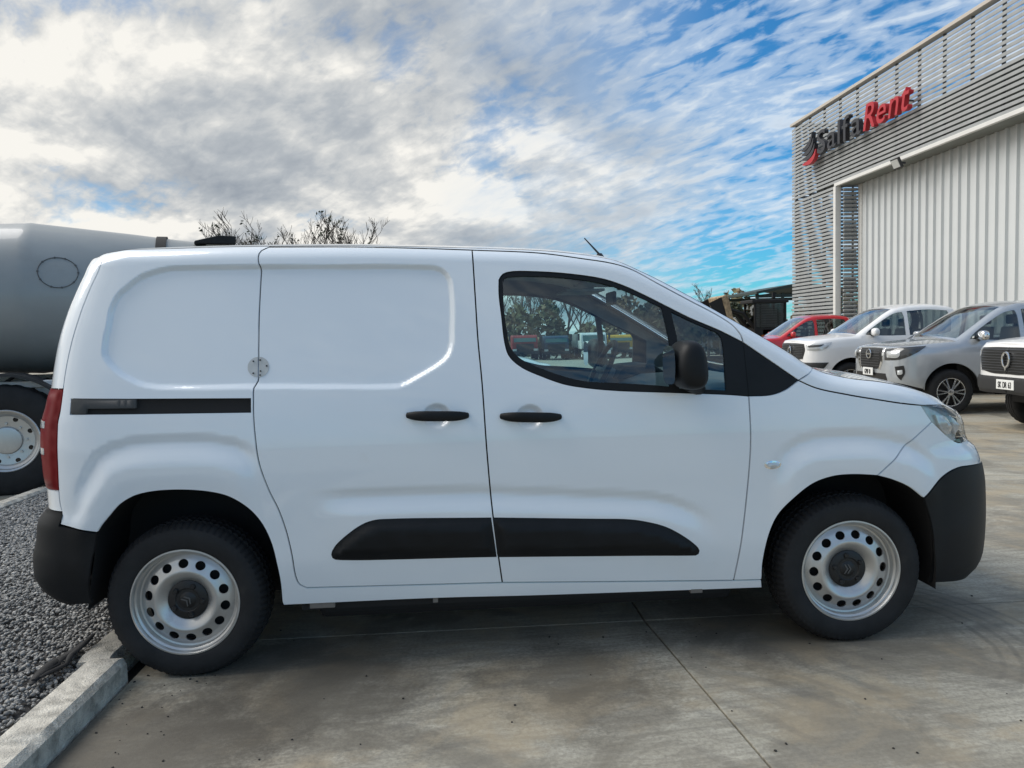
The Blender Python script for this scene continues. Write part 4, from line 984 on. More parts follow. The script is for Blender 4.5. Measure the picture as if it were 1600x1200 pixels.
CARH = dict(B=.88, U1=2.6, A1=.85, nF=2.8, AF=[(.2, .78), (.4, .85), (.6, .85), (.75, .78), (.9, .65)], U0=-.25, A0=.55, nR=4, AR=[(.3, .5), (.6, .55), (.9, .5), (1.4, .3)],
            TV=[(.18, .07), (.35, .015), (.55, 0), (.8, .01), (.95, .05), (1.2, .13), (1.45, .22)],
            ZS=[(-2.5, .98), (-.7, 1.0), (-.35, 1.22), (0, 1.38), (.5, 1.44), (1.0, 1.44), (1.4, 1.36), (1.8, 1.14), (2.15, .97), (2.25, .94), (2.6, .90), (3.0, .82), (3.3, .74), (5, .70)],
            CROWN=[(-.5, .03), (.5, .05), (1.3, .05), (2.2, .05), (2.9, .05)])
PKS = (PICK, PICK2)
def vehicle(name, label, spec, paint, loc, rz, style, wr=.375, wb=3.15, group=None, plate=None):
    S = Shell(spec['B'], spec['U1'], spec['A1'], spec['nF'], spec['AF'], spec['U0'], spec['A0'], spec['nR'], spec['AR'], spec['TV'], spec['ZS'], spec['CROWN'], curl=.04)
    dz = .07 if spec is PICK2 else 0; D = lambda P: [(a, b+dz) for a, b in P]
    root = empty(name, loc, (0, 0, rz)); tag(root, label, name.split('_')[-1] if name != 'pickup_truck' else 'pickup', group)
    if name == 'pickup_truck': root['category'] = 'pickup'
    UF, UR = S.UF-.001, S.UR+.001; zb = .38+dz if spec in PKS else .26; ar = wr+.085
    zl = lambda a, b, n=80: [(u, float(S.zs(u))) for u in np.linspace(a, b, n)]
    ff = UF-.0; fz = .56+dz if spec in PKS else .3
    nose = UF
    side = outline([(UR, .45), (-.9 if spec in PKS else -.6, zb+.02), (-ar-.02, zb+.02)], [(-ar-.02, zb+.02)]+arch(0, wr, ar, zb+.03), [(ar+.01, zb), (wb-ar-.01, zb)], [(wb-ar-.01, zb)]+arch(wb, wr, ar, zb+.03),
                   [(wb+ar+.01, zb+.05), (UF-.7, fz-.03), (UF, fz-.06)], [(UF, fz-.06), (UF, float(S.zs(UF)))], zl(UF, UR), step=.035)
    if spec in PKS:
        wins = [outline(D([(2.02, 1.19), (2.02, 1.60), (2.05, 1.665)]), D([(2.05, 1.665), (2.20, 1.64), (2.40, 1.54), (2.82, 1.255), (2.84, 1.215)]), D([(2.84, 1.215), (2.4, 1.19), (2.02, 1.19)]), step=.04),
                outline(D([(1.10, 1.24), (1.06, 1.50), (1.12, 1.67)]), D([(1.12, 1.67), (1.5, 1.70), (1.94, 1.68)]), D([(1.94, 1.68), (1.94, 1.19)]), D([(1.94, 1.19), (1.3, 1.20), (1.10, 1.24)]), step=.04)]
        W0, W1, R0, RB = 2.20, 2.98, .99, .80
    else:
        wins = [outline([(1.05, .98), (1.05, 1.34)], [(1.05, 1.34), (1.35, 1.30), (1.95, .99)], [(1.95, .99), (1.05, .98)], step=.04),
                outline([(.0, .99), (.02, 1.22), (.2, 1.33)], [(.2, 1.33), (.98, 1.36)], [(.98, 1.36), (.98, .98)], [(.98, .98), (0, .99)], step=.04)]
        W0, W1, R0, RB = 1.32, 2.16, -.05, -.45
    vs = np.concatenate([np.linspace(-1, -.8, 5), np.linspace(-.6, .6, 9), np.linspace(.8, 1, 5)])
    body = [S.panel(side, .055, 0, holes=wins, side=s, skirt=.03) for s in (1, -1)]
    body += [S.lidmesh(np.linspace(W1, UF, 40), vs), S.lidmesh(np.linspace(R0, W0, 24), vs)]
    body += [S.lidmesh(np.linspace(W0, W1, 16), np.linspace(*r, 4)) for r in ((-1, -.88), (.88, 1))]
    body += [S.lidmesh(np.linspace(RB, R0, 10), np.linspace(*r, 4)) for r in ((-1, -.85), (.85, 1))]
    bd = mesh_obj('body', body, paint, root)
    mesh_obj('windscreen', [S.lidmesh(np.linspace(W0, W1, 16), np.linspace(-.88, .88, 14))], 'windshield_glass', root)
    mesh_obj('rear_window', [S.lidmesh(np.linspace(RB, R0, 10), np.linspace(-.85, .85, 10))], 'car_glass', root)
    mesh_obj('bed_cover' if spec in PKS else 'tailgate', [S.lidmesh(np.linspace(UR, RB, 20), vs)], 'car_plastic' if spec in PKS else paint, root)
    mesh_obj('roof_lining', [S.lidmesh(np.linspace(R0, W0, 12), np.linspace(-.95, .95, 8), -.03, True)], 'interior_grey', root)
    for s in (1, -1):
        for w in wins: mesh_obj('side_window', [S.panel(inset(w, -.004), .08, 0, .008, side=s, skirt=0)], 'car_glass', root)
        mesh_obj('side_lining', [S.panel(inset(side, .05), .10, 0, .05, holes=[inset(w, -.02) for w in wins], side=s, skirt=0)], 'car_dark', root)
        # wheel wells
        for cx in (0, wb):
            a = arch(cx, wr, ar, zb+.03); n = len(a); v = [(q[0], (.02-S.B)*s, q[1]) for q in a]+[(q[0], (.40-S.B)*s, q[1]) for q in a]+[(cx, (.40-S.B)*s, zb)]
            f = [(i, i+1, n+i+1, n+i) for i in range(n-1)]+[(n+i, n+i+1, 2*n) for i in range(n-1)]
            MB().add(v, f).build('wheel_housing', 'car_dark', root, 60)
        # mirrors and handles
        mx, mz = (2.70, 1.27+dz) if spec in PKS else (1.85, 1.0); t = float(S.S(np.array(mx), np.array(mz))[1])
        mm = MB(); rings = []
        for k, (dy, q) in enumerate(((.0, .5), (.05, .9), (.12, 1), (.18, .95), (.22, .6))):
            for j in range(14):
                a = 2*math.pi*j/14; rings.append((mx+.07*q*math.copysign(abs(math.cos(a))**.7, math.cos(a)), (t-S.B-.02-dy)*s, mz+.085*q*math.copysign(abs(math.sin(a))**.7, math.sin(a))))
        f = [(j*14+i, j*14+(i+1) % 14, (j+1)*14+(i+1) % 14, (j+1)*14+i) for j in range(4) for i in range(14)]+[tuple(range(14)), tuple(56+i for i in range(14))]
        mm.add(rings, f).build('wing_mirror', 'chrome' if style == 'navara' else paint, root, 180, subsurf=1)
        MB().box((mx-.03, (t-S.B)*s-.06, mz-.08), (mx+.04, (t-S.B)*s+.06, mz-.04)).build('mirror_foot', 'car_plastic', root, 0)
        for hx in ((1.98, 1.12) if spec in PKS else (1.08, .1)):
            hz = 1.06 if spec in PKS else .86; q = S.S(np.array(hx), np.array(hz)); y = (float(q[1])-S.B-.03)*s
            MB().tube([(hx-.02, y+.03*s, hz), (hx+.01, y, hz), (hx+.16, y, hz), (hx+.19, y+.03*s, hz)], .014, 8).build('door_handle', 'chrome' if style == 'navara' else paint, root, 60)
    # belt block and seats seen through the glass
    x0, x1 = (1.0, 3.0) if spec in PKS else (-.3, 2.1); zt = 1.02 if spec in PKS else .84
    MB().box((x0, -.78*S.B/.92, zb), (x1, .78*S.B/.92, zt-.12)).build('cabin_floor', 'car_dark', root, 0)
    MB().box((x1-.35, -.75*S.B/.92, zt-.1), (x1-.02, .75*S.B/.92, zt+.10)).build('dashboard', 'car_dark', root, 0, bevel=.04)
    for y in (-.36, .36):
        sx = x0+.85
        MB().prism([(sx, zt-.3), (sx+.14, zt-.3), (sx+.04, zt+.38), (sx-.05, zt+.38)], y-.22, y+.22).build('front_seat', 'seat_cloth', root, 0, bevel=.03)
        MB().box((sx-.06, y-.12, zt+.42), (sx+.03, y+.12, zt+.58)).build('headrest', 'seat_cloth', root, 0, bevel=.03)
    if spec in PKS: MB().prism([(1.12, zt-.3), (1.26, zt-.3), (1.14, zt+.36), (1.06, zt+.36)], -.62, .62).build('rear_seat', 'seat_cloth', root, 0, bevel=.03)
    MB().box((-.9 if spec in PKS else -.4, -.5, zb-.08), (wb+.5, .5, zb+.05)).build('underbody', 'car_dark', root, 0)
    # wheels
    w = alloy_wheel(root, wr, wr*.63, .24)
    first = True
    for cx in (0, wb):
        for s in (1, -1):
            o = w if first else copy_tree(w, root); first = False
            o.location = (cx, -(S.B-.035)*s, wr-.012); o.rotation_euler = (0, 0, 0 if s == 1 else math.pi)
    # ---- front end
    def fp(nm, poly, m, off=0, puff=None, par=root, grid=.04, holes=(), skirt=.02, side_only=None):
        pr = [S.panel(outline(*poly, step=.03), grid, 0, off, side=s, puff=puff, skirt=skirt, holes=holes) for s in ((1, -1) if side_only is None else (side_only,))]
        return mesh_obj(nm, pr, m, par)
    FS = .09 if style == 'navara' else (.145 if spec in PKS else 0); F = lambda w, z: (UF-w, z+FS)
    def ring_emblem(w, z, r, m='chrome', shape='ring'):
        q = S.pos(UF-w, z, -.03); ex = MB()
        if shape == 'ring':
            ex.tube([(q[0], r*math.cos(a), z+r*math.sin(a)) for a in np.linspace(0, 2*math.pi, 24, endpoint=False)], r*.16, 6, closed=True, up=(1, 0, 0)); ex.box((q[0]-.006, -r*1.25, z-r*.17), (q[0]+.010, r*1.25, z+r*.17))
        else:
            ex.tube([(q[0], r*.82*math.cos(a), z+r*(math.sin(a) if math.sin(a) > 0 else math.sin(a)*1.25)) for a in np.linspace(0, 2*math.pi, 24, endpoint=False)], r*.2, 6, closed=True, up=(1, 0, 0)); ex.prism([(-r*.25, z-r*1.2), (r*.25, z-r*1.2), (0, z-r*1.9)], q[0]-.006, q[0]+.012, 'x')
        return ex.build('emblem', m, root, 60)
    def bars(z0, z1, n, w, m, slope=0):
        for k in range(n):
            z = z0+(z1-z0)*(k+.5)/n; us = UF-np.linspace(w, 0.001, 12); zz = z+slope*np.linspace(1, 0, 12)
            q = S.pos(us, zz, -.008); pth = [(a, b-S.B, c) for a, b, c in q]+[(a, S.B-b, c) for a, b, c in q[::-1]]
            MB().tube(pth, (.008, .006), 6).build('grille_bar', m, root, 60)
    def plate_at(z, txt):
        q = S.pos(UF-.001, z, -.035); pl = MB().box((q[0]-.006, -.18, z-.065), (q[0]+.004, .18, z+.065)).build('number_plate', 'plate_white', root, 0, bevel=.004)
        if txt:
            ms = [letter_mesh(c, .115, 0, .004, .56) if c != ' ' else (None, .018) for c in txt]; tot = sum(w for _, w in ms)+.006*len(ms); y = -tot/2
            for me, wd in ms:
                if me is not None:
                    me.materials.append(M['plate_black']); o = bpy.data.objects.new('plate_character', me); link(o, pl); o.rotation_euler = (0, 0, math.pi/2); o.location = (q[0]+.007, y, z-.042)
                y += wd+.006
    if style == 'navara':
        fp('grille', [[F(.40, 1.0), F(.0, 1.0)], [F(0, 1.0), F(0, .66)], [F(0, .66), F(.30, .66), F(.34, .72), F(.40, 1.0)]], 'grille_black', -.006)
        bars(.68+FS, .98+FS, 7, .33, 'grille_grey'); ring_emblem(0, .90+FS, .075)
        for s in (1, -1): fp('chrome_strip', [[F(.415, 1.01), F(.47, 1.0)], [F(.47, 1.0), F(.44, .80), F(.36, .64)], [F(.36, .64), F(.31, .65)], [F(.31, .65), F(.37, .78), F(.415, 1.01)]], 'chrome', -.006, (.012, .02), side_only=s)
        for s in (1, -1):
            h = fp('headlight', [[F(.47, .985), F(.75, 1.01), F(1.18, 1.035)], [F(1.18, 1.035), F(1.05, .93), F(.80, .82), F(.49, .80)], [F(.49, .80), F(.47, .985)]], 'lamp_dark', -.006, (.01, .03), side_only=s)
            fp('reflector', [[F(.55, .95), F(.80, .965)], [F(.80, .965), F(.78, .86), F(.57, .85)], [F(.57, .85), F(.55, .95)]], 'lamp_clear', -.02, (.01, .03), side_only=s)
            fp('fog_surround', [[F(.72, .70), F(.86, .72)], [F(.86, .72), F(.88, .60), F(.82, .48)], [F(.82, .48), F(.76, .55), F(.72, .70)]], 'grille_black', -.008, side_only=s)
            fp('fog_lamp', [[F(.76, .64), F(.84, .65)], [F(.84, .65), F(.84, .58), F(.77, .57)], [F(.77, .57), F(.76, .64)]], 'lamp_clear', -.012, (.006, .02), side_only=s)
        fp('lower_grille', [[F(.52, .58), F(0, .58)], [F(0, .58), F(0, .45)], [F(0, .45), F(.55, .45), F(.52, .58)]], 'grille_black', -.005)
        plate_at(.60+FS, plate)
    else:
        if spec in PKS:
            fp('grille', [[F(.62, .985), F(.3, .995), F(0, .995)], [F(0, .995), F(0, .64)], [F(0, .64), F(.3, .64), F(.60, .68)], [F(.60, .68), F(.66, .86), F(.62, .985)]], 'grille_black', -.006)
            bars(.66+FS, .98+FS, 9, .60, 'grille_grey', .0); ring_emblem(0, .84+FS, .085, shape='shield')
            for s in (1, -1):
                h = fp('headlight', [[F(.68, .975), F(.95, .99), F(1.20, 1.01)], [F(1.20, 1.01), F(1.12, .90), F(.92, .84), F(.71, .86)], [F(.71, .86), F(.68, .975)]], 'lamp_clear', -.006, (.01, .03), side_only=s)
                fp('lamp_trim', [[F(.74, .95), F(1.05, .975)], [F(1.05, .975), F(1.0, .93), F(.76, .91)], [F(.76, .91), F(.74, .95)]], 'lamp_dark', -.02, side_only=s)
            fp('lower_bumper', [[F(1.15, .60), F(.75, .60), F(0, .60)], [F(0, .60), F(0, .38)], [F(0, .38), F(.7, .38), F(1.0, .44), F(1.15, .60)]], 'car_plastic', -.02, (.015, .04))
            plate_at(.50+FS, plate)
        else:
            fp('grille', [[F(.45, .60), F(0, .62)], [F(0, .62), F(0, .50)], [F(0, .50), F(.42, .50), F(.45, .60)]], 'grille_black', -.005)
            for s in (1, -1): fp('headlight', [[F(.55, .68), F(.9, .74)], [F(.9, .74), F(.85, .62), F(.55, .58)], [F(.55, .58), F(.55, .68)]], 'lamp_clear', -.005, (.01, .03), side_only=s)
            fp('lower_grille', [[F(.55, .42), F(0, .42)], [F(0, .42), F(0, .30)], [F(0, .30), F(.55, .30), F(.55, .42)]], 'grille_black', -.005); plate_at(.46, None)
    for s in (1, -1):
        fp_u = UR
        tp = outline([(UR+.75, 1.05 if spec in PKS else .92), (UR+.98, 1.04 if spec in PKS else .9)], [(UR+.98, 1.04 if spec in PKS else .9), (UR+.95, .76 if spec in PKS else .72)], [(UR+.95, .76 if spec in PKS else .72), (UR+.75, .76 if spec in PKS else .72)], [(UR+.75, .76 if spec in PKS else .72), (UR+.75, 1.05 if spec in PKS else .92)], step=.04)
        mesh_obj('tail_light', [S.panel(tp, .05, 0, -.006, side=s)], 'lamp_red', root)
    return root
G1 = None
def spot(X, Z): x, y = cw(X, Z); return (x, y, gz(x, y))
PI = math.pi
vehicle('pickup_truck', 'silver double-cab pickup with round ring emblem parked between two white pickups', PICK, 'silver_paint', spot(10.25, 13.2), PI-YAW, 'navara', plate='GPBF 10')
vehicle('pickup_truck', 'white double-cab pickup parked between the silver pickup and the red one', PICK2, 'white_paint_car', spot(10.05, 16.4), PI-YAW, 'poer')
vehicle('pickup_truck', 'white pickup with black lower bumper and number plate SK DR 63', PICK2, 'white_paint_car', spot(10.62, 10.1), PI-YAW, 'poer', plate='SK DR 63')
vehicle('pickup_truck', 'red double-cab pickup parked beside the slatted hall corner', PICK, 'red_paint', spot(10.83, 23.0), PI-YAW, 'poer')
vehicle('parked_car', 'white low hatchback parked behind the van, its nose seen through the cab window', CARH, 'white_paint_car', spot(.84-3.45, 15.5), -YAW, 'plain', .31, 2.6)
# ------------------------------------------------------------------ mixer truck behind the gravel
mat('tank_grey', (.27, .29, .295), .42, 0, .3, .10, 1.2, dirt=((.20, .20, .19), 1.5, .58, .5))
mat('truck_white', (.66, .67, .66), .5, 0, 0, .08, 3)
mat('label_yellow', (.55, .48, .06), .6)
mat('machine_yellow', (.55, .30, .02), .5, 0, 0, .2, 3)
mat('machine_orange', (.45, .12, .02), .5, 0, 0, .2, 3)
mat('rust_plate', (.36, .27, .17), .8, 0, 0, .5, 6)
mat('shed_green', (.03, .05, .047), .7, 0, 0, .2, 2)
mat('cab_glass', (.05, .12, .11), .1, 0, .5)
mat('truck_blue', (.03, .06, .10), .5); mat('truck_red', (.28, .03, .03), .5, 0, 0, .2, 2)
mat('bark', (.12, .10, .085), .9, 0, 0, .3, 3)
mat('leaf_dark', (.045, .055, .028), .8, 0, 0, .5, 1.5)
mat('leaf_olive', (.15, .135, .07), .85, 0, 0, .5, .8)
mat('leaf_brown', (.20, .145, .085), .85, 0, 0, .5, .8)
def truck_wheel(parent, R=.52, rr=.29, w=.30):
    b = MB().lathe([(rr, .012), (rr+.004, -.002), (rr-.008, -.012), (rr-.022, -.006), (rr-.03, .02), (rr-.05, .03), (rr-.065, .055), (.13, .065), (.12, .045), (.09, .04), (0, .04)], 60)
    for k in range(8):
        a = 2*math.pi*k/8; b.lathe([(0, .045), (.012, .045), (.014, .07)], 8, c=(.155*math.cos(a), 0, .155*math.sin(a)))
    o = b.build('wheel', 'steel_rim', parent, 40)
    for k in range(8):
        a = 2*math.pi*(k+.5)/8; MB().lathe([(0, .0555), (.022, .0555), (.022, .07)], 12, c=((rr-.085)*math.cos(a), 0, (rr-.085)*math.sin(a))).build('hand_hole', 'gloss_black', o, 0)
    tyre_mesh(R, rr, w, R-.015, 90, .008, .016).build('tyre', 'rubber', o, 50); return o
def mixer():
    root = empty('mixer_truck', (-3.37, 5.20, 0), (0, 0, math.radians(17))); tag(root, 'grey drum mixer truck standing beyond the gravel strip behind the van', 'truck')
    X = lambda x: x+3.07
    d = MB().lathe([(.0, X(-7.45)), (.45, X(-7.4)), (.58, X(-7.1)), (.70, X(-4.5)), (.772, X(-2.98)), (.777, X(-2.93)), (.770, X(-2.88)), (.68, X(-2.0)), (.62, X(-1.5)), (.575, X(-.95)), (.50, X(-.9)), (0, X(-.88))], 72, 'x', (0, 0, 1.86))
    dr = d.build('drum', 'tank_grey', root, 25)
    for x, r in ((-1.72, .652), (-6.0, .66)): MB().lathe([(r-.02, X(x)-.05), (r+.012, X(x)-.05), (r+.012, X(x)+.05), (r-.03, X(x)+.05)], 72, 'x', (0, 0, 1.86)).build('drum_ring', 'rubber', dr, 40)
    for x, r in ((-4.3, .715),): MB().lathe([(r-.01, X(x)-.006), (r+.004, X(x)-.006), (r+.004, X(x)+.006), (r-.01, X(x)+.006)], 72, 'x', (0, 0, 1.86)).build('weld_seam', 'tank_grey', dr, 40)
    # hatch plate on the flank
    th = math.radians(205); hx = X(-2.62); rc = .742
    rad = lambda xx: .770-(.090/.88)*(xx-X(-2.88))+.004
    ring = [(hx+.17*math.cos(a), -rad(hx+.17*math.cos(a))*math.cos(.30+.21*math.sin(a)), 1.86+rad(hx+.17*math.cos(a))*math.sin(.30+.21*math.sin(a))) for a in np.linspace(0, 2*math.pi, 36, endpoint=False)]
    MB().tube(ring, .004, 6, closed=True).build('hatch_rim', 'frame_dark', dr, 60)
    for k in range(10):
        q = ring[int(k*3.6)]; MB().lathe([(0, -.008), (.009, -.008), (.010, .01)], 8, c=q).build('hatch_bolt', 'frame_dark', dr, 0)
    MB().prism([(X(-1.40), 2.42), (X(-.98), 2.42), (X(-.97), 2.505), (X(-1.15), 2.51), (X(-1.39), 2.45)], -.35, .35).build('hopper', 'rubber', root, 0, bevel=.01)
    MB().box((X(-1.28), -.25, 2.33), (X(-1.0), .25, 2.42)).build('hopper_base', 'truck_white', root, 0)
    MB().box((X(-7.6), -.95, .98), (X(-1.2), -.80, 1.045)).build('side_rail', 'truck_white', root, 0, bevel=.008)
    MB().box((X(-7.6), -.90, .86), (X(-1.2), -.79, .972)).build('side_skirt', 'sheet_white', root, 0)
    for x in (-2.62, -3.15, -4.0): MB().box((X(x), -.915, .88), (X(x)+.14, -.902, .945)).build('warning_label', 'label_yellow', root, 0)
    MB().box((X(-7.6), -.55, .62), (X(-1.2), .55, .97)).build('chassis', 'car_dark', root, 0)
    MB().box((X(-7.6), .80, .90), (X(-1.2), .95, 1.045)).build('side_rail', 'truck_white', root, 0)
    for x in (-6.2, -2.3): MB().prism([(X(x)-.3, .98), (X(x)+.3, .98), (X(x)+.2, 1.35), (X(x)-.2, 1.35)], -.35, .35).build('drum_cradle', 'car_dark', root, 0)
    MB().box((X(-9.4), -.5, .62), (X(-7.61), .5, .92)).build('cab_chassis', 'car_dark', root, 0)
    MB().prism([(X(-7.75), .7), (X(-9.35), .7), (X(-9.42), 1.5), (X(-9.2), 2.65), (X(-9.0), 2.75), (X(-7.75), 2.75)], -1.05, 1.05).build('cab', 'truck_white', root, 0, bevel=.06)
    for sy in (-1.058, 1.048): MB().prism([(X(-8.1), 1.65), (X(-9.2), 1.65), (X(-9.05), 2.45), (X(-8.1), 2.45)], sy, sy+.01).build('cab_window', 'cab_glass', root, 0)
    MB().prism([(X(-9.415), 1.6), (X(-9.445), 1.6), (X(-9.26), 2.5), (X(-9.23), 2.5)], -.9, .9).build('windscreen', 'cab_glass', root, 0)
    first = None
    for x in (-3.07, -4.35, -1.55, -8.5):
        for s in (1, -1):
            if first is None: first = truck_wheel(root); o = first
            else: o = copy_tree(first, root)
            o.location = (X(x), -1.06*s, .505); o.rotation_euler = (0, 0, 0 if s == 1 else PI)
    for x in (-3.07, -4.35, -1.55):
        for s in (1, -1):
            v = []; f = []; n = 16
            for k in range(n+1):
                a = math.radians(12+156*k/n); r = .60
                for rr_, yy in ((r, -1.10), (r+.025, -1.10), (r+.025, -.72), (r, -.72)): v.append((X(x)+rr_*math.cos(a), yy*s, .50+rr_*math.sin(a)))
            for k in range(n):
                for j in range(4): f.append((k*4+j, k*4+(j+1) % 4, (k+1)*4+(j+1) % 4, (k+1)*4+j))
            f += [(0, 1, 2, 3), tuple(n*4+j for j in range(4))]
            MB().add(v, f).build('mudguard', 'car_plastic', root, 30)
    MB().box((X(-2.42), -1.02, .90), (X(-2.32), -.96, .935)).build('marker_lamp', 'lamp_red', root, 0)
mixer()
# ------------------------------------------------------------------ shed, loader, far trucks
def shed():
    x, y, z = spot(16.4, 47); root = empty('open_shed', (x, y, z)); tag(root, 'dark green open-sided canopy shed standing beside the slatted hall', 'shed')
    e = 3.78-z*0
    for s in (-1, 1):
        MB().prism([(0, e+.42), (2.5*s, e), (2.5*s, e+.14), (0, e+.58)], -3, 3).build('roof_sheet', 'shed_green', root, 0)
    for px_ in (-2.3, -.8, .8, 2.3):
        for yy in (-2.6, 2.6): MB().box((px_-.07, yy-.07, 0), (px_+.07, yy+.07, e+.05)).build('post', 'shed_green', root, 0)
    for yy in (-2.6, 2.6): MB().box((-2.4, yy-.06, e-.2), (2.4, yy+.06, e-.02)).build('beam', 'shed_green', root, 0)
    for k in range(5): MB().box((-2.3+k*1.15-.04, -2.5, e+.0), (-2.3+k*1.15+.04, 2.5, e+.08)).build('purlin', 'shed_green', root, 0)
shed()
def loader():
    x, y, z = spot(13.4, 40.5); root = empty('wheel_loader', (x, y, z), (0, 0, PI)); tag(root, 'yellow wheel loader with dark cab and raised rusty bucket under the open shed', 'loader')
    MB().box((-1.6, -.7, .9), (.4, .7, 1.7)).build('engine_hood', 'machine_orange', root, 0, bevel=.08)
    MB().box((.3, -.55, .7), (1.5, .55, 1.35)).build('front_frame', 'machine_orange', root, 0, bevel=.05)
    c = MB()
    for sx in (-.85, .75):
        for sy in (-.72, .72): MB().box((sx-.05, sy-.05, 1.5), (sx+.05, sy+.05, 3.0)).build('cab_post', 'car_dark', root, 0)
    MB().box((-1.0, -.85, 3.0), (.95, .85, 3.18)).build('cab_roof', 'car_dark', root, 0, bevel=.04)
    for sy in (-.70, .70): MB().box((-.8, sy-.01, 1.75), (.70, sy+.01, 2.98)).build('cab_window', 'car_glass', root, 0)
    for sx in (-.84, .74): MB().box((sx-.01, -.67, 1.75), (sx+.01, .67, 2.98)).build('cab_window', 'car_glass', root, 0)
    MB().box((-.4, -.3, 1.5), (.0, .3, 2.4)).build('seat', 'car_dark', root, 0, bevel=.05)
    MB().box((-.83, -.70, 1.35), (.73, .70, 1.74)).build('cab_base', 'car_dark', root, 0)
    for sy in (-.45, .45): MB().tube([(.5, sy, 1.5), (1.3, sy, 2.5), (2.1, sy, 2.75)], .10, 6).build('lift_arm', 'car_dark', root, 0)
    MB().tube([(.8, 0, 1.3), (1.6, 0, 2.3)], .07, 8).build('lift_ram', 'chrome', root, 60)
    MB().prism([(2.0, 2.1), (2.28, 2.0), (2.65, 3.35), (2.42, 3.45), (2.30, 3.38)], -1.1, 1.1).build('bucket', 'rust_plate', root, 0, bevel=.02)
    MB().prism([(2.30, 2.0), (2.95, 2.35), (3.3, 3.05), (2.66, 3.34)], -1.1, -1.04).build('bucket_cheek', 'car_dark', root, 0)
    MB().prism([(2.30, 2.0), (2.95, 2.35), (3.3, 3.05), (2.66, 3.34)], 1.04, 1.1).build('bucket_cheek', 'car_dark', root, 0)
    MB().prism([(2.30, 2.0), (2.95, 2.35), (2.93, 2.42), (2.32, 2.07)], -1.03, 1.03).build('bucket_floor', 'car_dark', root, 0)
    MB().tube([(-1.2, -.55, 1.65), (-1.2, -.55, 2.9)], .05, 8).build('exhaust', 'car_dark', root, 60)
    MB().tube([(-.9, -.95, 2.2), (-.95, -.98, 3.4)], .02, 6).box((-1.03, -1.03, 3.3), (-.87, -.93, 3.62)).build('side_mirror', 'car_dark', root, 0)
    first = None
    for sx in (-1.05, 1.05):
        for s in (1, -1):
            if first is None: first = truck_wheel(root, .68, .36, .42); o = first
            else: o = copy_tree(first, root)
            o.location = (sx, -1.05*s, .665); o.rotation_euler = (0, 0, 0 if s == 1 else PI)
loader()
def far_truck(px_, Z, paint, label, grp, hood=True, h=2.35, cat='truck', w=2.3):
    X = (px_-800)/1193*Z; x, y, z = spot(X, Z); root = empty('parked_truck', (x, y, z), (0, 0, -PI/2)); tag(root, label, cat)   # local +x faces the camera
    k = w/2
    MB().box((-4.5, -.5, .55), (.2, .5, .85)).build('chassis', 'car_dark', root, 0)
    MB().prism([(-1.9, .8), (-.1, .8), (.0, 1.35), (-.25, h-.12), (-.5, h), (-1.9, h)], -k*.88, k*.88).build('cab', paint, root, 0, bevel=.06)
    MB().prism([(-.01, 1.42), (.012, 1.42), (-.212, h-.2), (-.235, h-.2)], -k*.76, k*.76).build('windscreen', 'cab_glass', root, 0)
    if hood:
        MB().prism([(-.1, .75), (1.0, .75), (1.05, 1.2), (.9, 1.38), (-.1, 1.45)], -k*.62, k*.62).build('bonnet', paint, root, 0, bevel=.06)
        MB().box((1.04, -k*.38, .80), (1.07, k*.38, 1.22)).build('grille', 'grille_black', root, 0)
        for s in (-1, 1): MB().lathe([(0, 1.06), (.13, 1.06), (.13, .98)], 14, 'x', (0, s*k*.52, 1.0)).build('headlight', 'lamp_clear', root, 0)
    else:
        MB().box((.0, -k*.6, .85), (.03, k*.6, 1.28)).build('grille', 'grille_black', root, 0)
        for s in (-1, 1): MB().box((.0, s*k*.72-.16, .70), (.04, s*k*.72+.16, .88)).build('headlight', 'lamp_clear', root, 0)
    MB().box((.9 if hood else -.05, -k*.95, .45), (1.15 if hood else .10, k*.95, .72)).build('bumper', 'car_plastic' if paint != 'truck_white' else paint, root, 0, bevel=.03)
    for s in (-1, 1): MB().box((-.15, s*(k+.06)-.07, 1.5), (-.05, s*(k+.06)+.07, 2.05)).build('side_mirror', 'car_plastic', root, 0)
    MB().box((-4.6, -k, .9), (-2.0, k, h-.1)).build('load_bed', 'rust_plate' if paint != 'truck_white' else 'tank_grey', root, 0, bevel=.03)
    first = None
    for sx in (.35 if hood else -.7, -3.4):
        for s in (1, -1):
            if first is None: first = truck_wheel(root, .45, .25, .28); o = first
            else: o = copy_tree(first, root)
            o.location = (sx, -(k-.08)*s, .435); o.rotation_euler = (0, 0, 0 if s == 1 else PI)
far_truck(822, 60, 'truck_red', 'dull red truck in the far row, seen through the van cab window', 'far', False, 1.95)
far_truck(871, 61, 'truck_blue', 'dark blue truck in the far row between the red truck and the white one', 'far', False, 1.95)
far_truck(930, 60, 'truck_white', 'white bonneted truck in the far row, seen through the van cab', 'far', True, 2.1)
far_truck(972, 62, 'machine_yellow', 'yellow truck in the far row right of the white bonneted truck', 'far', False, 1.9)
def pole():
    x, y, z = spot((981-800)/1193*85, 85); root = empty('light_pole', (x, y, z)); tag(root, 'tall thin light pole with a crossarm rising beyond the far trucks', 'light pole')
    MB().tube([(0, 0, 0), (0, 0, 7.4)], [.13, .08], 8).build('mast', 'frame_dark', root, 60)
    MB().box((-1.0, -.06, 7.2), (1.0, .06, 7.34)).build('crossarm', 'frame_dark', root, 0)
    for s in (-.85, .85): MB().box((s-.22, -.15, 7.34), (s+.22, .15, 7.5)).build('lamp_head', 'frame_dark', root, 0)
pole()
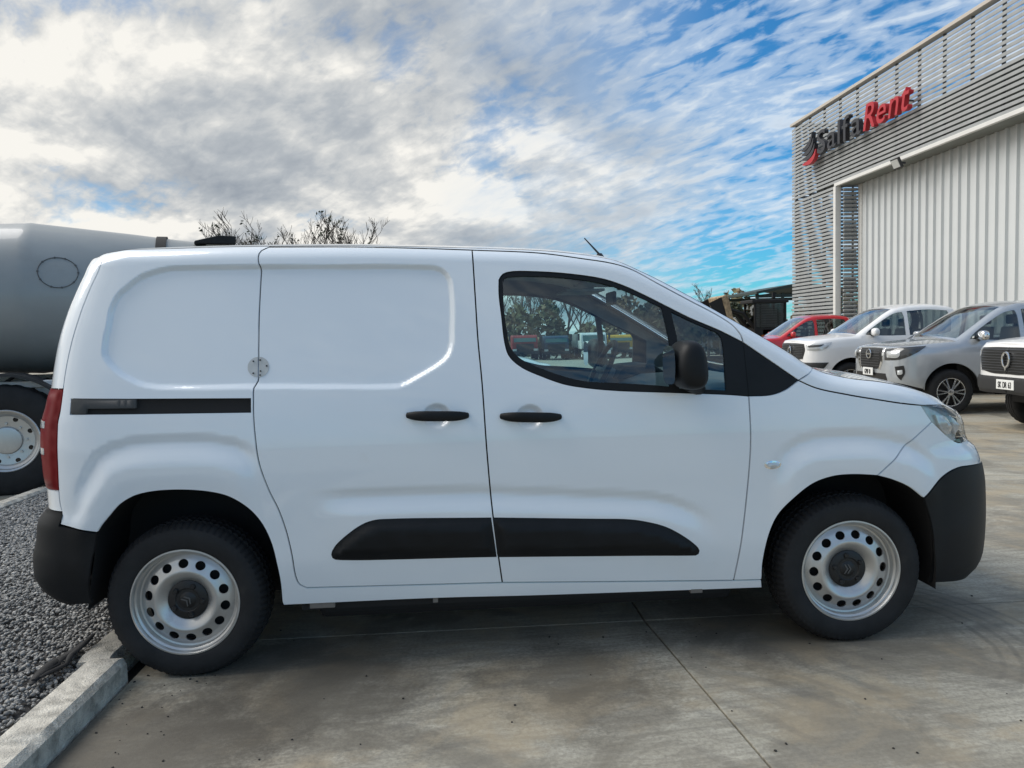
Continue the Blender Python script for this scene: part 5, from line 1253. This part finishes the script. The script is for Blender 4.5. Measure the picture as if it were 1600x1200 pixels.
# ------------------------------------------------------------------ trees
def tree_parts(seed, h, spread=.55, leaves=150, leaf=.10, twig=.023):
    r = random.Random(seed); wood = MB(); tips = []
    def branch(p, d, L, rad, lev):
        n = 5 if lev < 2 else 4; pts = [p]; rr = [rad]; q = p.copy(); dd = d.copy()
        for i in range(n):
            dd = (dd+Vector((r.gauss(0, .10), r.gauss(0, .10), r.gauss(.06, .06)))*(1 if lev else .5)).normalized(); q = q+dd*L/n; pts.append(q.copy()); rr.append(max(twig*.6, rad*(1-.75*(i+1)/n)))
        wood.tube(pts, rr, (6, 5, 4, 3, 3)[lev], caps=False)
        if lev >= 3: tips.append(pts[-1]); tips.append(pts[-2]); return
        k = (9, 6, 6)[lev]
        for j in range(k):
            t = (.28+.72*(j+r.random()*.7)/k) if lev == 0 else (.25+.75*(j+r.random())/k); t = min(t, .99)
            i = min(n-1, int(t*n)); a = pts[i].lerp(pts[i+1], t*n-i); az = r.random()*6.283+j*2.4
            ax = Vector((math.cos(az), math.sin(az), 0)); tang = (pts[i+1]-pts[i]).normalized()
            nd = (tang*r.uniform(.5, .9)+ax*r.uniform(.6, 1.0)*spread*1.4+Vector((0, 0, .25))).normalized()
            branch(a, nd, L*r.uniform(.42, .62)*(1.15-.45*t), max(twig, rr[i]*.55), lev+1)
    branch(Vector((0, 0, 0)), Vector((0, 0, 1)), h*.72, h*.020, 0)
    crown = MB()
    for j in range(leaves):
        c = r.choice(tips); 
        for m in range(4):
            p = c+Vector((r.gauss(0, .12), r.gauss(0, .12), r.gauss(0, .12))); a = Vector((r.gauss(0, 1), r.gauss(0, 1), r.gauss(0, 1))).normalized()*leaf*r.uniform(.5, 1.3); b_ = a.cross(Vector((r.gauss(0, 1), r.gauss(0, 1), r.gauss(0, 1)))).normalized()*leaf*.6
            crown.add([p-a, p+b_, p+a, p-b_], [(0, 1, 2, 3)])
    return wood, crown
TP = {}
def tree(px_, Z, h, kind, label, leafmat='leaf_dark', group='bare trees in the row beyond the yard'):
    X = (px_-800)/1193*Z; x, y, z = spot(X, Z)
    if kind not in TP:
        w, c = tree_parts(*{'bare_a': (1, 12, .55, 22, .13), 'bare_b': (5, 12, .5, 25, .14), 'bare_c': (9, 12, .6, 34, .14), 'bush': (13, 5, .8, 900, .17)}[kind]); root = empty('bare_tree' if kind != 'bush' else 'leafy_tree')
        w.build('trunk', 'bark', root, 60, recalc=False); c.build('crown', leafmat, root, 0, recalc=False); TP[kind] = (root, {'bare_a': 12, 'bare_b': 12, 'bare_c': 12, 'bush': 5}[kind]); o = root
    else: o = copy_tree(TP[kind][0])
    s = h/TP[kind][1]; o.location = (x, y, z-.05); o.scale = (s, s, s); o.rotation_euler = (0, 0, random.random()*6.28); tag(o, label, 'tree', group)
    return o
for i, (p_, Z, h, k) in enumerate(((352, 74, 14.4, 'bare_b'), (398, 78, 14.2, 'bare_b'), (436, 75, 13.9, 'bare_a'), (478, 79, 14.6, 'bare_a'), (512, 72, 15.0, 'bare_c'), (553, 76, 13.9, 'bare_c'), (416, 71, 13.2, 'bare_c'), (532, 80, 15.0, 'bare_b'))):
    tree(p_, Z, h, k, ['slender bare tree rising above the van roof beside the mixer hopper', 'thin bare treetop showing over the van roof', 'bare twiggy tree over the van roof between slender ones', 'bare branching treetop left of the leafiest one above the van roof', 'fullest treetop above the van roof with clumps of dark leaves', 'low leafy treetop above the van roof, farthest from the mixer truck', 'lower bare treetop behind the sliding door end of the van roof', 'thin bare treetop just right of the fullest one above the van roof'][i])
for i, (p_, Z, h) in enumerate(((788, 76, 9.5), (808, 72, 8.8), (833, 74, 9.4), (858, 71, 9.0), (884, 75, 9.6), (907, 73, 8.2))):
    tree(p_, Z, h, ('bare_a', 'bare_b', 'bare_c')[i % 3], ['bare tree left of the far red truck, close to the cab window edge', 'bare tree standing directly behind the far red truck', 'bare tree behind the gap between the far red and dark blue trucks', 'bare tree straight behind the far dark blue truck', 'bare tree between the far dark blue truck and the white one', 'bare tree just behind the far white bonneted truck'][i])
tree(1108, 58, 5.6, 'bare_b', 'small bare tree beyond the loader bucket'); tree(1128, 62, 5.0, 'bare_a', 'small bare tree close behind the raised loader bucket')
for i, (p_, Z, h) in enumerate(((1000, 74, 4.6), (1025, 70, 5.0), (1048, 72, 4.7), (958, 78, 6.0), (1075, 73, 4.2), (1165, 60, 4.2), (1190, 62, 4.4))):
    tree(p_, Z, h, 'bush', ['rounded dark tree next to the thin light pole beyond the yard', 'rounded dark tree beside the window pillar of the van, seen through its windscreen', 'rounded dark tree behind the van door mirror', 'tallest dark round tree, behind the far yellow truck', 'rounded dark tree seen through the small van quarter window', 'dark green tree behind the raised loader bucket', 'dark green tree behind the loader cab under the shed roof'][i], group='dark round trees behind the yard')
def undergrowth():
    b = MB(); r = random.Random(4); b2 = MB()
    for k in range(15000):
        X = r.uniform(-42, 34); Z = r.uniform(66, 72); x, y, z = spot(X, Z); hh = 3.6+1.3*math.sin(X*.7)+.9*math.sin(X*1.9+1); hh = max(1.2, hh)
        p = Vector((x, y, z+hh*r.random()**.6)); a = Vector((r.gauss(0, 1), r.gauss(0, 1), r.gauss(0, 1))).normalized()*.33; c = a.cross(Vector((r.gauss(0, 1), r.gauss(0, 1), r.gauss(0, 1)))).normalized()*.18
        (b if math.sin(X*.45)+r.gauss(0, .5) > 0 else b2).add([p-a, p+c, p+a, p-c], [(0, 1, 2, 3)])
    o = b.build('undergrowth', 'leaf_olive', None, 0, recalc=False); tag(o, 'olive scrub growing along the far edge of the yard', 'scrub', kind='stuff')
    o = b2.build('dry_scrub', 'leaf_brown', None, 0, recalc=False); tag(o, 'brown dry scrub along the far edge of the yard', 'scrub', kind='stuff')
undergrowth()
